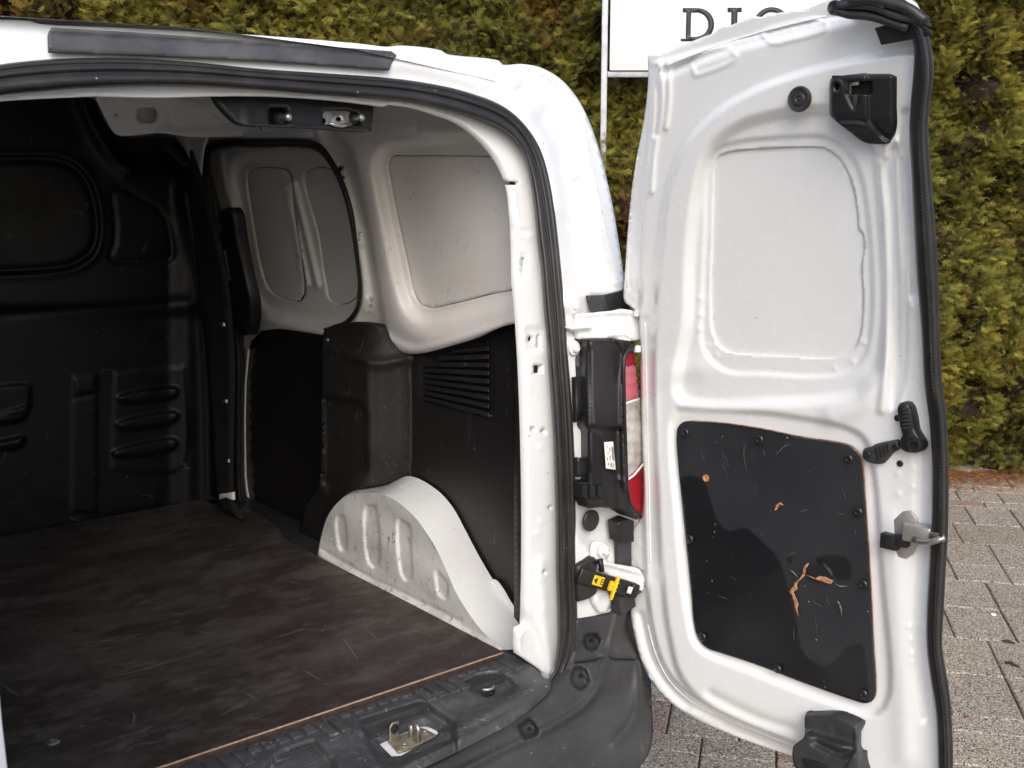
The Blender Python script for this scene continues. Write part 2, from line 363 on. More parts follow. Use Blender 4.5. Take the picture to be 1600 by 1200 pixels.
def tube(name, mat, path, r, parent=None, n=12, cap=True):
    path = [np.array(p, float) for p in path]; m = len(path); rr = r if hasattr(r, '__len__') else [r]*m; V = []
    d0 = path[1]-path[0]; ref = np.array([0, 0, 1.]) if abs(d0[2]) < .9*np.linalg.norm(d0) else np.array([1., 0, 0])
    for i in range(m):
        d = path[min(i+1, m-1)]-path[max(i-1, 0)]; d = d/np.linalg.norm(d); u = np.cross(d, ref); u /= np.linalg.norm(u); v = np.cross(u, d); ref = v
        for k in range(n): a = 2*math.pi*k/n; V.append(path[i] + rr[i]*(math.cos(a)*u + math.sin(a)*v))
    F = [(i*n+k, i*n+(k+1) % n, (i+1)*n+(k+1) % n, (i+1)*n+k) for i in range(m-1) for k in range(n)]
    if cap: F += [tuple(range(n))[::-1], tuple(range((m-1)*n, m*n))]
    return mesh_obj(name, V, F, mat, parent)
def lathe(name, mat, c, axis, prof, parent=None, n=24, sides=None):
    """rings (radius, height along axis)"""
    axis = np.array(axis, float)/np.linalg.norm(axis); ref = np.array([0, 0, 1.]) if abs(axis[2]) < .9 else np.array([1., 0, 0])
    u = np.cross(axis, ref); u /= np.linalg.norm(u); v = np.cross(axis, u); V = []; c = np.array(c, float)
    for r, h in prof:
        for k in range(n): a = 2*math.pi*k/n; V.append(c + axis*h + max(r, 1e-5)*(math.cos(a)*u+math.sin(a)*v))
    m = len(prof); F = [(i*n+k, i*n+(k+1) % n, (i+1)*n+(k+1) % n, (i+1)*n+k) for i in range(m-1) for k in range(n)] + [tuple(range((m-1)*n, m*n))]
    o = mesh_obj(name, V, F, mat, parent)
    try: o.data.set_sharp_from_angle(angle=R(40))
    except Exception: pass
    return o
def merge(name, objs, parent):
    """join helper pieces that are one moulding into one mesh"""
    V = []; F = []; mats = []; fm = []
    for o in objs:
        b = len(V); me = o.data; V += [tuple(v.co) for v in me.vertices]
        for p in me.polygons:
            F.append(tuple(b+i for i in p.vertices)); m = me.materials[p.material_index]
            if m not in mats: mats.append(m)
            fm.append(mats.index(m))
        bpy.data.objects.remove(o)
    o = mesh_obj(name, V, F, None, parent, True, mats, fm)
    try: o.data.set_sharp_from_angle(angle=R(40))
    except Exception: pass
    return o

# ------------------------------------------------------------------ surfaces of the van (metres; x right, y forward, z up)
ZF = 0.62
def lean(b, z0): return 0.15*np.clip((b+z0-1.0)/.8, 0, 1.5)**1.6
REAR = Surf((0, -.10, 0), (1, 0, 0), (0, -1, 0), lambda a, b: -lean(b, 0))
aD = R(6.6); DO = np.array([.875, -.165, 0.]); DN = np.array([-math.cos(aD), -math.sin(aD), 0.]); DD = np.array([math.sin(aD), -math.cos(aD), 0.])
DOOR = Surf(DO, DD, DN, lambda a, b: lean(b, 0))
al = R(9.6); WALL = Surf((.735, 0, 1.10), (0, -1, 0), (-math.cos(al), 0, -math.sin(al)))
WALLLO = Surf((.735, 0, 0), (0, -1, 0), (-1, 0, 0))
BULKS = Surf((0, 1.475, 0), (1, 0, 0), (0, -1, 0))

van = thing('delivery_van', 'white delivery van seen from behind with its rear doors open', 'van', (0, 1.4, 0))

# ---- outer shell of the van (roof, flanks, bonnet), mostly out of view
def van_shell():
    secs = []   # y, half widths at heights -> ring of points
    prof = [(.86,.30),(.905,.55),(.91,.85),(.90,1.10),(.86,1.35),(.80,1.56),(.72,1.72),(.60,1.80),(.30,1.835),(0,1.845)]
    def ring(y, sx, zt, zb=.30):
        o = []
        for x, z in prof: o.append((x*sx, y, zb+(z-.30)*(zt-zb)/(1.845-.30)))
        return [(-a, b, c) for a, b, c in o[:-1]][::1] , o
    ys = [(.03,1,1.80),(.6,1.003,1.845),(1.6,1.004,1.85),(2.1,.99,1.81),(2.5,.96,1.62),(3.0,.97,1.14),(3.5,.95,1.02),(3.85,.88,.86),(3.95,.80,.62)]
    V = []; F = []
    for y, sx, zt in ys:
        l, r = ring(y, sx, zt); pts = l + r[::-1]; V += pts
    n = len(V)//len(ys)
    for i in range(len(ys)-1):
        for k in range(n): F.append((i*n+k, i*n+(k+1) % n, (i+1)*n+(k+1) % n, (i+1)*n+k))
    F.append(tuple(range((len(ys)-1)*n, len(ys)*n)))
    return mesh_obj('body_shell', V, F, PAINT, van)
van_shell()
for sx in (-1, 1):
    for yy in (.48, 3.15):
        tw = lathe('wheel', TYRE, (sx*.70, yy, .31), (sx, 0, 0), [(.20,0),(.30,.01),(.31,.05),(.31,.15),(.30,.19),(.21,.20),(.20,.18),(.0,.16)], van, 40)
        lathe('rim', STEELD, (sx*.70, yy, .31), (sx, 0, 0), [(.20,.185),(.18,.175),(.15,.15),(.06,.16),(0,.165)], tw, 32)

# ---- edges of the rear opening, read off the photograph
SEAL_IN = [(-90,170),(-40,158),(0,148),(60,142),(120,137),(200,134),(300,134),(400,139),(500,147),(600,155),(650,161),(700,172),(740,184),(775,198),(800,215),(818,240),(828,275),(835,320),(840,370),(846,420),(850,475),(855,530),(860,600),(864,660),(867,725),(869,800),(870,900),(872,960),(871,1012),(862,1055),(850,1074),(820,1096),(770,1122),(691,1161),(616,1195),(560,1222),(440,1275),(330,1325)]
SEAL_OUT = [(-90,122),(-40,110),(0,101),(60,94),(120,91),(200,91),(300,97),(400,107),(500,114),(600,121),(650,127),(700,136),(740,147),(775,160),(800,175),(825,200),(845,232),(857,270),(865,312),(872,370),(878,430),(882,475),(886,540),(891,600),(895,660),(898,725),(899,800),(900,900),(902,960),(901,1020),(892,1060),(862,1100),(825,1122),(780,1148),(735,1172),(691,1200),(640,1228),(540,1275),(440,1320)]
def lerp_curve(A, B, s, n=60):
    def rs(C):
        C = catmull(C, False, 4); d = np.r_[0, np.cumsum(np.linalg.norm(np.diff(C, axis=0), axis=1))]; t = np.linspace(0, d[-1], n)
        return np.stack([np.interp(t, d, C[:, 0]), np.interp(t, d, C[:, 1])], 1)
    return rs(A)*(1-s)+rs(B)*s
MID = lerp_curve(SEAL_IN, SEAL_OUT, .5)
seal = strip('opening_seal', RUBBER, SEAL_IN, SEAL_OUT, REAR, [(-.03,-.02),(0,.0),(.05,.011),(.14,.019),(.26,.023),(.38,.021),(.46,.014),(.50,.008),(.54,.010),(.60,.014),(.68,.015),(.74,.013),(.78,.009),(.81,.010),(.86,.012),(.94,.011),(.985,.006),(1.0,.0),(1.02,-.01)], 260, van, True)

# ---- white rear frame outside the seal
mid_r = [tuple(p)+(1,) for p in MID if p[1] < 1060]
frame_out = [(-90,32,1),(0,31),(48,33),(60,37),(80,39),(200,44),(400,55),(560,68),(605,73),(625,71),(690,79),(697,84),(780,95),(786,101),(812,100),(832,102),(855,110),(880,127),(905,158),(925,200),(942,255),(957,320),(968,385),(975,436,1),(976,452,1)]
frame_low = [(975,455,1),(985,520,1),(990,700,1),(988,860,1),(985,945,1),(960,962,1),(905,978,1)]
fo = [p if len(p) > 2 else p for p in frame_out] + frame_low + mid_r[::-1]
ff = [('line', [(620,96),(680,106),(740,124),(800,160),(840,215),(862,290),(876,400),(884,470)], .012, 16),
      ('line', [(780,100),(812,112),(842,118),(868,133),(888,160),(903,185)], -.005, 3),
      ('line', [(903,186),(915,250),(930,320),(950,400),(960,436)], -.006, 3),
      ('line', [(905,195),(922,280),(942,370),(962,440)], .006, 7),
      ('poly', [(780,105,1),(795,103),(812,110),(815,132),(805,142),(782,138)], .004, 5),
      ('poly', [(835,190),(855,165),(885,180),(900,230),(895,260),(880,250),(865,220)], -.008, 26),
      ('poly', [(882,246,1),(905,246,1),(908,278,1),(886,282,1)], .004, 6),
      ('poly', [(872,330),(890,345),(905,390),(912,445),(885,452),(874,400)], -.008, 18),
      ('line', [(620,80),(700,90),(780,104)], .004, 6),
      ('line', [(815,140),(800,141),(760,140)], -.004, 2),
      ('line', [(872,452),(905,449),(940,444),(975,448)], -.004, 2),
      ('poly', [(915,445),(940,436),(976,441),(976,457),(940,462),(920,460)], .012, 10),
      ('poly', [(884,458),(908,460),(910,487),(884,490)], .003, 6),
      ('poly', ell(895,477,13,14), .004, 4), ('poly', ell(897,543,13,14), .004, 4),
      ('dots', [(918,263),(921,300),(926,327),(933,360),(940,372),(948,407)], .003, 4),
      ('poly', [(900,830),(925,880),(915,905),(900,905),(880,880)], .010, 22), ('poly', [(900,790),(960,800),(962,850),(940,880),(905,830)], -.010, 24),
      ('dots', [(600,75),(790,112)], .002, 6)]
sheet('rear_frame', PAINT, fo, REAR, ff, 6, parent=van, mirror=True, thick=.03, off=-.004, ostep=8)
# roof edge weatherstrip lying on the frame
ws = [(76,55,1),(78,49,1),(82,43,1),(200,50),(400,64),(560,76),(612,80,1),(620,86,1),(612,98),(608,110,1),(560,106),(400,95),(200,86),(77,82,1)]
sheet('roof_edge_strip', RUBBER_D, ws, REAR, [('line', [(78,53),(200,61),(400,73),(560,84),(620,88)], -.004, 2.2), ('line', [(78,72),(200,78),(400,88),(560,99),(620,104)], .003, 5), ('line', [(80,46),(300,57),(560,77),(620,84)], .003, 4)], 5, thick=.006, parent=van, off=.010)

# ---- painted flange inside the seal and inner pillar
RIN = REAR.shifted(-.022)
inner_edge = [(-90,176),(-30,163),(0,158),(60,154),(150,150,1),(250,152),(335,150),(420,150),(520,156),(580,163),(602,166,1),(608,162,1),(650,168),(690,180),(720,192),(745,210),(770,235),(788,262),(800,292),(805,330),(808,380),(809,440),(811,460),(815,508),(820,600),(824,750),(824,900),(822,980,1),(812,985,1),(811,1008),(812,1024,1),(835,1040),(850,1052),(858,1064,1),(863,1070,1)]
pil_holes = [[(797,283,1),(811,284,1),(811,289,1),(798,289,1)], rrect(815.5,403,820,425,2), ell(829,530,4,5), rrect(839.5,523,843,543,1.6), rrect(834,571,846.5,584,1), ell(833,671,3,4,12), ell(849,674,3.6,4,12), ell(828,683,1.6,1.8,8), ell(859,793,1.5,1.8,8), ell(851,895,2.5,3.5,10)]
midp = [tuple(p)+(1,) for p in lerp_curve(SEAL_IN, SEAL_OUT, .25) if p[1] < 1080]
pf = [('line', [(152,135),(151,152)], -.004, 1.6), ('line', [(607,150),(601,168)], -.004, 1.6), ('poly', rrect(812,396,824,432,5), -.003, 4), ('poly', rrect(821,512,848,550,4), -.004, 4),
      ('line', [(800,300),(806,340),(835,366)], .003, 5), ('line', [(808,361),(838,363)], -.003, 2), ('dots', [(814,369),(826,371),(845,815),(840,833),(841,908),(846,955),(845,700)], .003, 4),
      ('poly', [(822,960),(845,1000),(852,1060),(815,1040),(812,1000)], -.008, 14), ('line', [(846,880),(850,960),(857,1050)], .006, 9), ('line', [(620,172),(700,190),(745,222)], -.002, 3)]
sheet('inner_frame', PAINT, inner_edge + midp[::-1], RIN, pf, 5, holes=pil_holes, thick=.02, parent=van, mirror=True, ostep=8)
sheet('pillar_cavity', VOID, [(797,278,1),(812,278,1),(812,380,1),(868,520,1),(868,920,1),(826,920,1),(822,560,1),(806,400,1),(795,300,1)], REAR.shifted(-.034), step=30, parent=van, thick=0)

# ---- inside of the right flank
side_out = [(235,140,1),(620,150,1),(700,165),(770,210),(812,262),(826,340),(832,450),(835,500,1),(780,512),(740,530),(700,542),(665,551),(640,553),(618,546),(603,530),(594,510,1),(553,512,1),(500,560,1),(300,560,1),(262,215,1)]
APER = [(312,262),(313,240),(322,227),(345,219),(420,217),(470,217),(492,222),(512,243),(530,272),(545,320),(555,380),(562,430),(563,465),(556,490),(543,503),(530,512,1),(525,560,1),(372,560,1),(345,420),(322,300)]
SW = [(606,252),(612,244),(640,243),(700,243),(760,244),(775,246),(795,270),(806,330),(812,400),(812,446),(760,462),(700,477),(672,482),(655,476),(645,460),(636,420),(622,350),(612,300)]
wf = [
      ('poly', [(590,262),(600,235),(640,225),(780,225),(830,300),(840,450),(760,478),(690,495),(660,497),(640,482),(628,450),(610,370),(598,310)], -.026, 26),
      ('line', [(560,240),(575,300),(592,380),(606,450),(625,500),(660,525),(720,520),(800,495)], .012, 20),
      ('poly', [(500,180),(545,240),(568,330),(590,460),(600,525),(560,520),(575,470),(560,360),(540,280),(505,215)], -.016, 10),
      ('line', [(600,190),(660,200),(740,205)], .006, 12), ('line', [(630,175),(655,190),(650,205)], -.004, 5), ('line', [(560,262),(610,264)], .003, 3), ('line', [(620,212),(700,213)], -.003, 3),
      ('line', [(262,196),(330,208),(480,212)], .012, 7), ('line', [(350,172),(352,205)], -.004, 3), ('line', [(395,196),(470,206)], -.004, 3),
      ('poly', [(555,355),(568,362),(572,385),(558,385)], .006, 6), ('poly', rrect(568,462,583,488,4), .004, 4), ('dots', [(541,300),(544,325),(546,335)], -.003, 4),
      ('line', [(590,495),(604,487)], .0, 3), ('line', [(600,524),(640,545),(700,535),(800,502)], .006, 5)]
side_holes = [SW, APER, ell(577,470,2.2,3.4,10), [(572,482,1),(580,476,1),(581,479,1),(573,485,1)], [(558,364,1),(560,364,1),(560,380,1),(558,380,1)], [(524,257,1),(535,262,1),(534,266,1),(531,266,1),(534,275,1),(538,276,1),(537,280,1),(528,278,1)]]
sheet('side_inner_panel', PAINT_IN, side_out, WALL, wf, 5, holes=side_holes, thick=.012, parent=van, mirror=True)
sheet('window_blank', PAINT_IN, [(x-(x-720)*.016, y-(y-360)*.012) for x, y in SW], WALL, wf + [('fn', lambda x, y: .0015*np.sin(x*.03+1)*np.sin(y*.025))], 6, parent=van, mirror=True, thick=.001, off=-.004)
sheet('window_gap_shade', GAP_SHADE, [(x+(x-720)*.03, y+(y-360)*.03) for x, y in SW], WALL, wf, 9, parent=van, mirror=True, thick=0, off=-.010)  # dark sheet added behind the blank to paint the shade of its edge gap
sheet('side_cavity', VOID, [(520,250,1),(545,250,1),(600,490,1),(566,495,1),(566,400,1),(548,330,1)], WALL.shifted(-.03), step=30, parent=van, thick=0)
# sliding door seen through the aperture
SLID = WALL.shifted(-.045)
sl_out = [(326,262),(328,238),(345,232),(400,230),(470,230),(500,240),(530,280),(552,340),(566,420),(560,500),(520,520),(505,525),(505,700),(500,790),(480,858,1),(462,848),(400,815),(388,800),(382,770),(381,560),(378,530),(365,440),(345,340)]
SLV = Surf((.775, 0, 1.10), (0, -1, 0), (-1, 0, 0), lambda a, b: .17*np.clip(b, 0, 1))
sf = [('poly', [(366,268),(372,252),(392,246),(440,246),(500,250),(560,330),(570,430),(560,490),(500,505),(440,492),(412,478),(392,440),(378,350)], -.024, 20),
      ('line', [(446,292),(462,360),(480,443)], .010, 4), ('line', [(458,286),(474,350),(496,446)], .012, 5),
      ('line', [(344,242),(352,290),(362,330)], .008, 5), ('line', [(405,495),(450,510),(500,519)], .006, 4), ('dots', [(444,493),(476,498),(511,501)], .004, 4), ('dots', [(440,332)], -.004, 2.5)]
SP1 = [(386,272),(392,264),(440,263),(452,270),(460,330),(476,460),(470,470),(440,466),(420,452),(408,420),(392,330)]; SP2 = [(474,276),(480,265),(520,265),(545,320),(558,400),(556,465),(535,476),(515,468),(508,440),(495,360)]
slider = sheet('sliding_door', PAINT_IN, sl_out, SLV, sf, 4, parent=van, mirror=True, thick=.008, holes=[SP1, SP2])
for q_ in (SP1, SP2):
    cq = np.mean(q_, 0); sheet('skin_panel', PAINT_IN, [(x-(x-cq[0])*.025, y-(y-cq[1])*.010) for x, y in q_], SLV, sf, 6, parent=slider, mirror=True, thick=.001, off=-.004); sheet('panel_gap_shade', GAP_SHADE, [(x+(x-cq[0])*.06, y+(y-cq[1])*.03) for x, y in q_], SLV, sf, 9, parent=slider, mirror=True, thick=0, off=-.010)  # skin panels, each with a dark sheet behind as painted gap shade
sb = [(384,600),(386,560),(393,533),(408,517),(430,514),(505,524,1),(520,524,1),(510,800,1),(490,846,1),(467,840),(400,806),(390,790),(386,760)]
sheet('door_board', BOARD, sb, SLV, [], 12, parent=slider, mirror=True, off=.010, thick=.006)
dr_ = strip('door_rim', PAINT_IN, [(385,545),(381,600),(380,700),(382,765),(390,797),(404,812),(440,832),(467,847)], [(391,545),(386,600),(385,700),(388,763),(396,793),(410,807),(443,826),(468,841)], SLV, [(0,-.01),(.15,.014),(.5,.017),(.85,.014),(1,0)], 60, slider)
# black rubber round the sliding door aperture
AP_IN = [(480,862),(440,842),(402,822),(384,800),(379,770),(378,640),(377,540),(360,440),(340,350),(330,290),(330,240),(345,232),(400,231),(470,231),(496,237),(520,268),(540,320),(554,400),(559,450),(555,480),(540,500),(505,513)]
AP_OUT = [(470,870),(430,850),(385,826),(366,800),(360,770),(358,640),(356,540),(338,440),(318,350),(311,290),(312,240),(330,222),(400,217),(470,217),(500,224),(528,262),(550,320),(561,400),(565,455),(560,486),(545,506),(508,520)]
SS = Surf((.725, 0, 1.10), (0, -1, 0), (-1, 0, 0), lambda a, b: .17*np.clip(b, 0, 1))
strip('sliding_door_seal', RUBBER, AP_IN, AP_OUT, SS, [(0,-.05),(.02,-.015),(.12,.0),(.3,.008),(.5,.006),(.6,.0),(.75,.004),(.95,.002),(1,-.02)], 160, van, True)
# dark front pillar lining between bulkhead and sliding door
PLAST_SHADE = M('shaded_black_plastic', (.006,.006,.006), .85)  # black plastic lining; the deep shade there is put into its colour
sheet('front_pillar_lining', PLAST_SHADE, [(296,235,1),(318,300),(350,430),(362,560),(364,790),(378,812,1),(340,790,1),(322,560),(305,400)], Surf((.70, 0, 1.10), (0, -1, 0), (-1, -.1, 0), lambda a, b: .10*np.clip(b, 0, 1)), [('line', [(345,440),(356,560),(358,780)], .006, 3), ('line', [(330,440),(336,780)], .004, 4), ('line', [(318,310),(345,430)], .006, 3)], 7, parent=van, mirror=True, thick=.01)
PILS = Surf((.70, 0, 1.10), (0, -1, 0), (-1, -.1, 0), lambda a, b: .10*np.clip(b, 0, 1))
for (x, y) in ((350,507),(354,627),(358,720)):
    c = PILS.one(x, y, .004); lathe('lining_screw', PLAST, PILS.one(x-4, y, .002), PILS.N, [(.008,0),(.008,.004),(.005,.007),(.002,.006)], van, 12); box('lining_clip', PAINT_IN, c, [PILS.A, PILS.B, PILS.N], (.008,.010,.006), van, .002)
slab('floor_corner_clip', PAINT_IN, [(344,772,1),(364,769,1),(365,781,1),(354,777,1),(344,780,1)], PILS, .01, parent=van)
# roof cross member and upper corner
cm_s = Surf((0, 1.15, 0), (1, 0, 0), (0, -1, 0))
sheet('roof_cross_member', PAINT_IN, [(143,140,1),(420,140,1),(420,212,1),(300,214),(282,212),(255,208),(188,212),(178,207),(172,198)], cm_s, [('line', [(248,140),(262,175),(275,208)], -.006, 2), ('line', [(255,208),(320,210),(420,206)], .012, 8), ('poly', [(272,140),(285,152),(310,160),(345,152),(360,140)], -.02, 14)], 5, holes=[rrect(213,168,246,192,10), ell(182,180,1.8,2,8)], parent=van, mirror=True, thick=.004)
sheet('cross_member_tube', PAINT_IN, [(205,160,1),(255,160,1),(255,200,1),(205,200,1)], cm_s.shifted(-.04), [('line', [(222,160),(224,180),(232,200)], .008, 4)], 5, parent=van, thick=0)
sheet('upper_corner_panel', PAINT_IN, [(262,200,1),(330,200,1),(318,235),(313,300,1),(304,276,1),(292,240)], Surf((.66, 0, 1.6), (0, -1, 0), (-1, -.08, 0)), [('line', [(285,205),(296,250),(300,275)], .008, 5)], 6, parent=van, mirror=True, thick=.003)
mp_ = cm_s.one(270,160)

# ---- sliding door latch housing (black, protruding)
LS = Surf((.68, 0, 1.10), (0, -1, 0), (-1, 0, 0), lambda a, b: .17*np.clip(b, 0, 1))
lat = slab('latch_housing', PLAST, [(346,332),(354,326),(364,324),(370,332),(378,380),(388,430),(397,470),(396,510),(391,523),(382,524),(372,512),(352,478),(338,455),(333,400),(335,372),(352,356)], LS, .035, -.02, .008, van)
slab('latch_recess', VOID, [(338,388,1),(354,386,1),(363,442,1),(346,446,1)], LS, .002, .0155, .0005, van)
slab('latch_lever', PLAST_D, [(345,392,1),(351,391,1),(359,439,1),(350,442,1)], LS, .006, .017, .002, van)

# ---- black hardboard on the rear flank, with vent louvres
bf = [('poly', rrect(660,545,768,650,3), 0, 4)]
VX = [(662,562),(700,546),(740,542),(765,543,1),(767,552),(768,648),(764,652,1),(720,641),(664,624,1),(660,610)]
sheet('flank_board', BOARD, [(600,520,1),(840,430,1),(840,1000,1),(800,1000,1),(600,900,1)], WALLLO, [('poly', VX, -.006, 5), ('line', [(824,470),(826,900)], -.004, 3)], 7, parent=van, mirror=True, thick=.004)
for k in range(9):
    t = k/8
    y0 = 552+ (622-552)*t; y1 = 545+(648-545)*t
    xa = 664 if k > 1 else 664 + (2-k)*22; ya = y0 + (y1-y0)*(xa-664)/100
    p = [WALLLO.one(xa, ya-3, .001), WALLLO.one(765, y1-4, .001), WALLLO.one(765, y1+3, .004), WALLLO.one(xa, ya+3, .004)]
    prism('vent_louvre', BOARD, p, WALLLO.N, .004, van, .001)
sheet('vent_lip', TRIM, [(660,621,1),(720,637,1),(766,649,1),(766,653,1),(720,641,1),(661,625,1)], WALLLO, [], 6, parent=van, off=.006, thick=.006)
sheet('pillar_inner_seal', RUBBER, [(804,455),(808,470),(812,520),(816,620),(820,760),(822,900),(812,978),(803,976,1),(803,800),(803,600),(803,500)], WALLLO, [('line', [(808,470),(811,700),(812,960)], .004, 4)], 6, parent=van, off=.02, thick=.02)

# ---- black plastic trim over the C pillar
TRS = Surf((.735, 0, 0), (0, -1, 0), (-1, 0, 0))
def tr_h(x, y):
    left = .085; fold = 574 + (y-600)*.004
    h = np.where(x < fold, left, left - (x-fold)/66*.085)
    h = left - (left)*sstep(fold-10, fold+78, x)
    h = h*(1-.35*sstep(575, 505, y)) - .05*sstep(700, 860, y)*sstep(560,500,x)
    h = h*(1-.45*sstep(690,760,y)*sstep(560,640,x))
    return h
tr_out = [(502,534),(506,520),(520,508),(545,504),(575,506),(592,510,1),(602,528),(618,545),(640,553,1),(642,620),(642,700),(641,745,1),(620,754),(604,757),(572,761),(545,772),(522,795),(508,822),(500,850),(497,866,1),(467,848,1),(470,820),(478,790),(495,765),(501,740),(503,690),(502,620)]
sheet('pillar_trim', TRIM, tr_out, TRS, [('fn', tr_h), ('poly', [(504,622,1),(530,622),(562,630),(572,640),(573,690),(572,742),(553,745),(530,762),(515,766),(505,755,1)], -.016, 9), ('line', [(505,545),(530,548),(560,560),(590,568),(640,560)], .008, 7), ('line', [(574,570),(577,740)], .004, 5)], 5, parent=van, mirror=True, thick=.03)
lathe('trim_screw', STEELD, TRS.one(513,531,.075), TRS.N, [(.004,0),(.004,.004),(.001,.005)], van, 10)

# ---- wheel arch
ARI = Surf((.622, 0, 0), (0, -1, 0), (-1, 0, 0)); ARO = Surf((.728, 0, 0), (0, -1, 0), (-1, 0, 0))
Pin = [(497,866),(503,835),(513,806),(528,785),(545,772),(572,770),(600,773),(625,787),(650,810),(668,835),(684,862),(698,893),(712,925),(730,955),(755,988),(785,1016)]
Pout = [(497,864),(502,832),(512,803),(527,783),(545,771),(568,757),(604,755),(640,744),(682,765),(707,792),(727,828),(748,868),(770,905),(795,940),(820,975),(845,1010)]
inner_face = [(p[0], p[1]) for p in Pin] + [(775,1025,1),(640,960,1),(560,915,1),(495,872,1)]
arch = sheet('wheel_arch', PAINT_WORN, [(497,866,1)] + inner_face[1:], ARI, [('poly', [(527,806),(537,806,1),(541,830),(543,862,1),(533,862),(529,850)], -.006, 3), ('poly', [(573,790),(586,790),(589,800),(591,884),(584,888),(576,880)], -.006, 3), ('poly', [(624,810),(640,820),(642,860),(643,905),(636,909),(628,900)], -.006, 3), ('poly', [(682,891),(697,906),(700,930),(696,937),(686,930)], -.006, 3),
      ('line', [(500,868),(560,905),(640,945),(700,975),(780,1015)], .010, 4), ('line', [(505,860),(560,893),(640,932),(720,972)], -.005, 3), ('fn', lambda x, y: .004*np.sin(x*.05)*np.cos(y*.07))], 3, parent=van, mirror=True, thick=0)
strip('arch_cover', PAINT, Pin, Pout, ARI, [(0,0),(.06,.0005),(.15,.0012),(.3,.0015),(.5,.001),(.75,.0),(1,0)], 90, van, True, surfB=ARO)
strip('arch_seam', SEALANT, [(497,870),(560,907),(640,947),(700,976),(790,1020)], [(497,878),(560,914),(640,954),(700,984),(790,1027)], ARI, [(0,0),(.3,.010),(.7,.012),(1,.012),(1.1,-.02)], 50, van, True)
# painted corner panel behind the arch, joining the pillar foot
sheet('pillar_foot_panel', PAINT, [(740,930,1),(770,905),(800,945),(812,960,1),(830,990,1),(850,1070,1),(790,1040,1),(745,985,1)], Surf((.722,.05,.62), (0,-1,0), (-1,0,0)), [('line', [(795,985),(812,1000),(815,1030)], .004, 4)], 6, parent=van, mirror=True, thick=.003)

# ---- bulkhead
bo = [(-110,128,1),(0,150),(60,150),(110,152),(145,155),(160,185),(178,206),(200,214),(285,216),(300,225),(322,310),(350,420),(362,520),(365,800,1),(330,805,1),(0,860,1),(-110,880,1)]
W1 = [(-110,250),(0,249),(85,250),(115,262),(138,290),(149,330),(151,360),(146,385),(130,403),(105,415),(60,420),(0,423),(-110,430)]
bfe = [('loop', W1, -.008, 5), ('loop', [(-110,232),(0,241),(90,242),(122,255),(146,286),(158,330),(158,372),(148,402),(120,420),(60,430),(0,433),(-110,440)], .004, 5),
       ('loop', [(176,302),(186,293),(200,297),(222,312),(245,324),(258,342),(266,370),(269,400),(264,406),(240,408),(190,409),(176,407),(172,398),(178,385),(180,345)], -.005, 3),
       ('line', [(130,152),(150,200),(175,240),(200,262)], .018, 14), ('line', [(200,240),(260,238),(290,260)], -.02, 18), ('line', [(290,300),(310,400),(325,560),(330,780)], .015, 12),
       ('fn', lambda x, y: .015*sstep(470, 500, y)*-1 + .02*sstep(260, 300, x)), 
       ('line', [(0,491),(200,478),(290,470)], -.006, 6),
       ('poly', [(-110,612,1),(0,604,1),(47,600,1),(47,640,1),(-110,660,1)], .006, 3), ('poly', [(-110,656,1),(0,646),(44,638),(40,652),(0,662),(-110,672,1)], .010, 4), ('poly', [(-110,700,1),(0,690),(40,684),(33,697),(0,702),(-110,714,1)], .010, 4),
       ('poly', [(116,590,1),(151,586,1),(151,611,1),(116,616,1)], .005, 3), ('poly', [(114,625,1),(151,620,1),(151,800,1),(112,800,1)], .003, 3),
       ('poly', [(180,583,1),(288,572,1),(282,730),(174,735,1)], .003, 3)]
for (xa, ya, xb, yb) in ((183,622,278,612),(180,664,278,650),(176,708,276,692)):
    bfe.append(('poly', [(xa,ya),(xa+8,ya-5),(xb,yb-5),(xb,yb+5),(xa+8,ya+6)], .009, 5))
sheet('bulkhead', BULK, bo, BULKS, bfe, 4.5, parent=van, mirror=True, thick=0)
for p in ((84,469),(160,464),(244,459)):
    lathe('bulkhead_screw', STEELD, BULKS.one(*p, -.012), BULKS.N, [(.006,0),(.006,.004),(.004,.006),(.002,.004)], van, 12)

# ---- cargo floor board
def floor_board():
    y1 = 1.47; o = []
    outline = [(-.598,0),(.598,0),(.603,.35),(.606,.95),(.64,1.05),(.66,1.2),(.66,1.30),(.60,1.33),(.60,y1),(-.60,y1),(-.60,1.33),(-.66,1.30),(-.66,1.2),(-.64,1.05),(-.606,.95),(-.603,.35)]
    n = len(outline); V = [(x, y, ZF) for x, y in outline] + [(x, y, ZF-.012) for x, y in outline]
    F = [tuple(range(n))] + [(i, n+i, n+(i+1) % n, (i+1) % n) for i in range(n)]
    b = mesh_obj('floor_board', V, F, None, van, False, [FLOORM, PLY], [0]+[1]*n)
    return bevel_mat(b)
def bevel_mat(b): return b
fb = floor_board()
# dark film edge under the bright veneer line
box('board_edge_film', M('dark_ply_edge', (.06,.035,.025), .7, var=[(80,.4,.7,(.03,.018,.014))]), (0,-.0015,ZF-.0085), [(1,0,0),(0,1,0),(0,0,1)], (1.196,.003,.011), van, .0005)
box('board_veneer', M('veneer_line', (.48,.35,.25), .7, var=[(90,.4,.6,(.40,.25,.15))], bump=(200,.4,.001)), (0,-.0012,ZF-.0014), [(1,0,0),(0,1,0),(0,0,1)], (1.194,.0026,.0026), van, .0004)
box('cargo_floor', PLAST_D, (0,.72,ZF-.035), [(1,0,0),(0,1,0),(0,0,1)], (1.5,1.56,.03), van, .002)
FLS = Surf((0,0,ZF), (1,0,0), (0,0,1))
lathe('floor_bolt', STEEL, FLS.one(83,1160), (0,0,1), [(.012,0),(.012,.001),(.009,.003),(.005,.0035),(.003,.002)], van, 8)

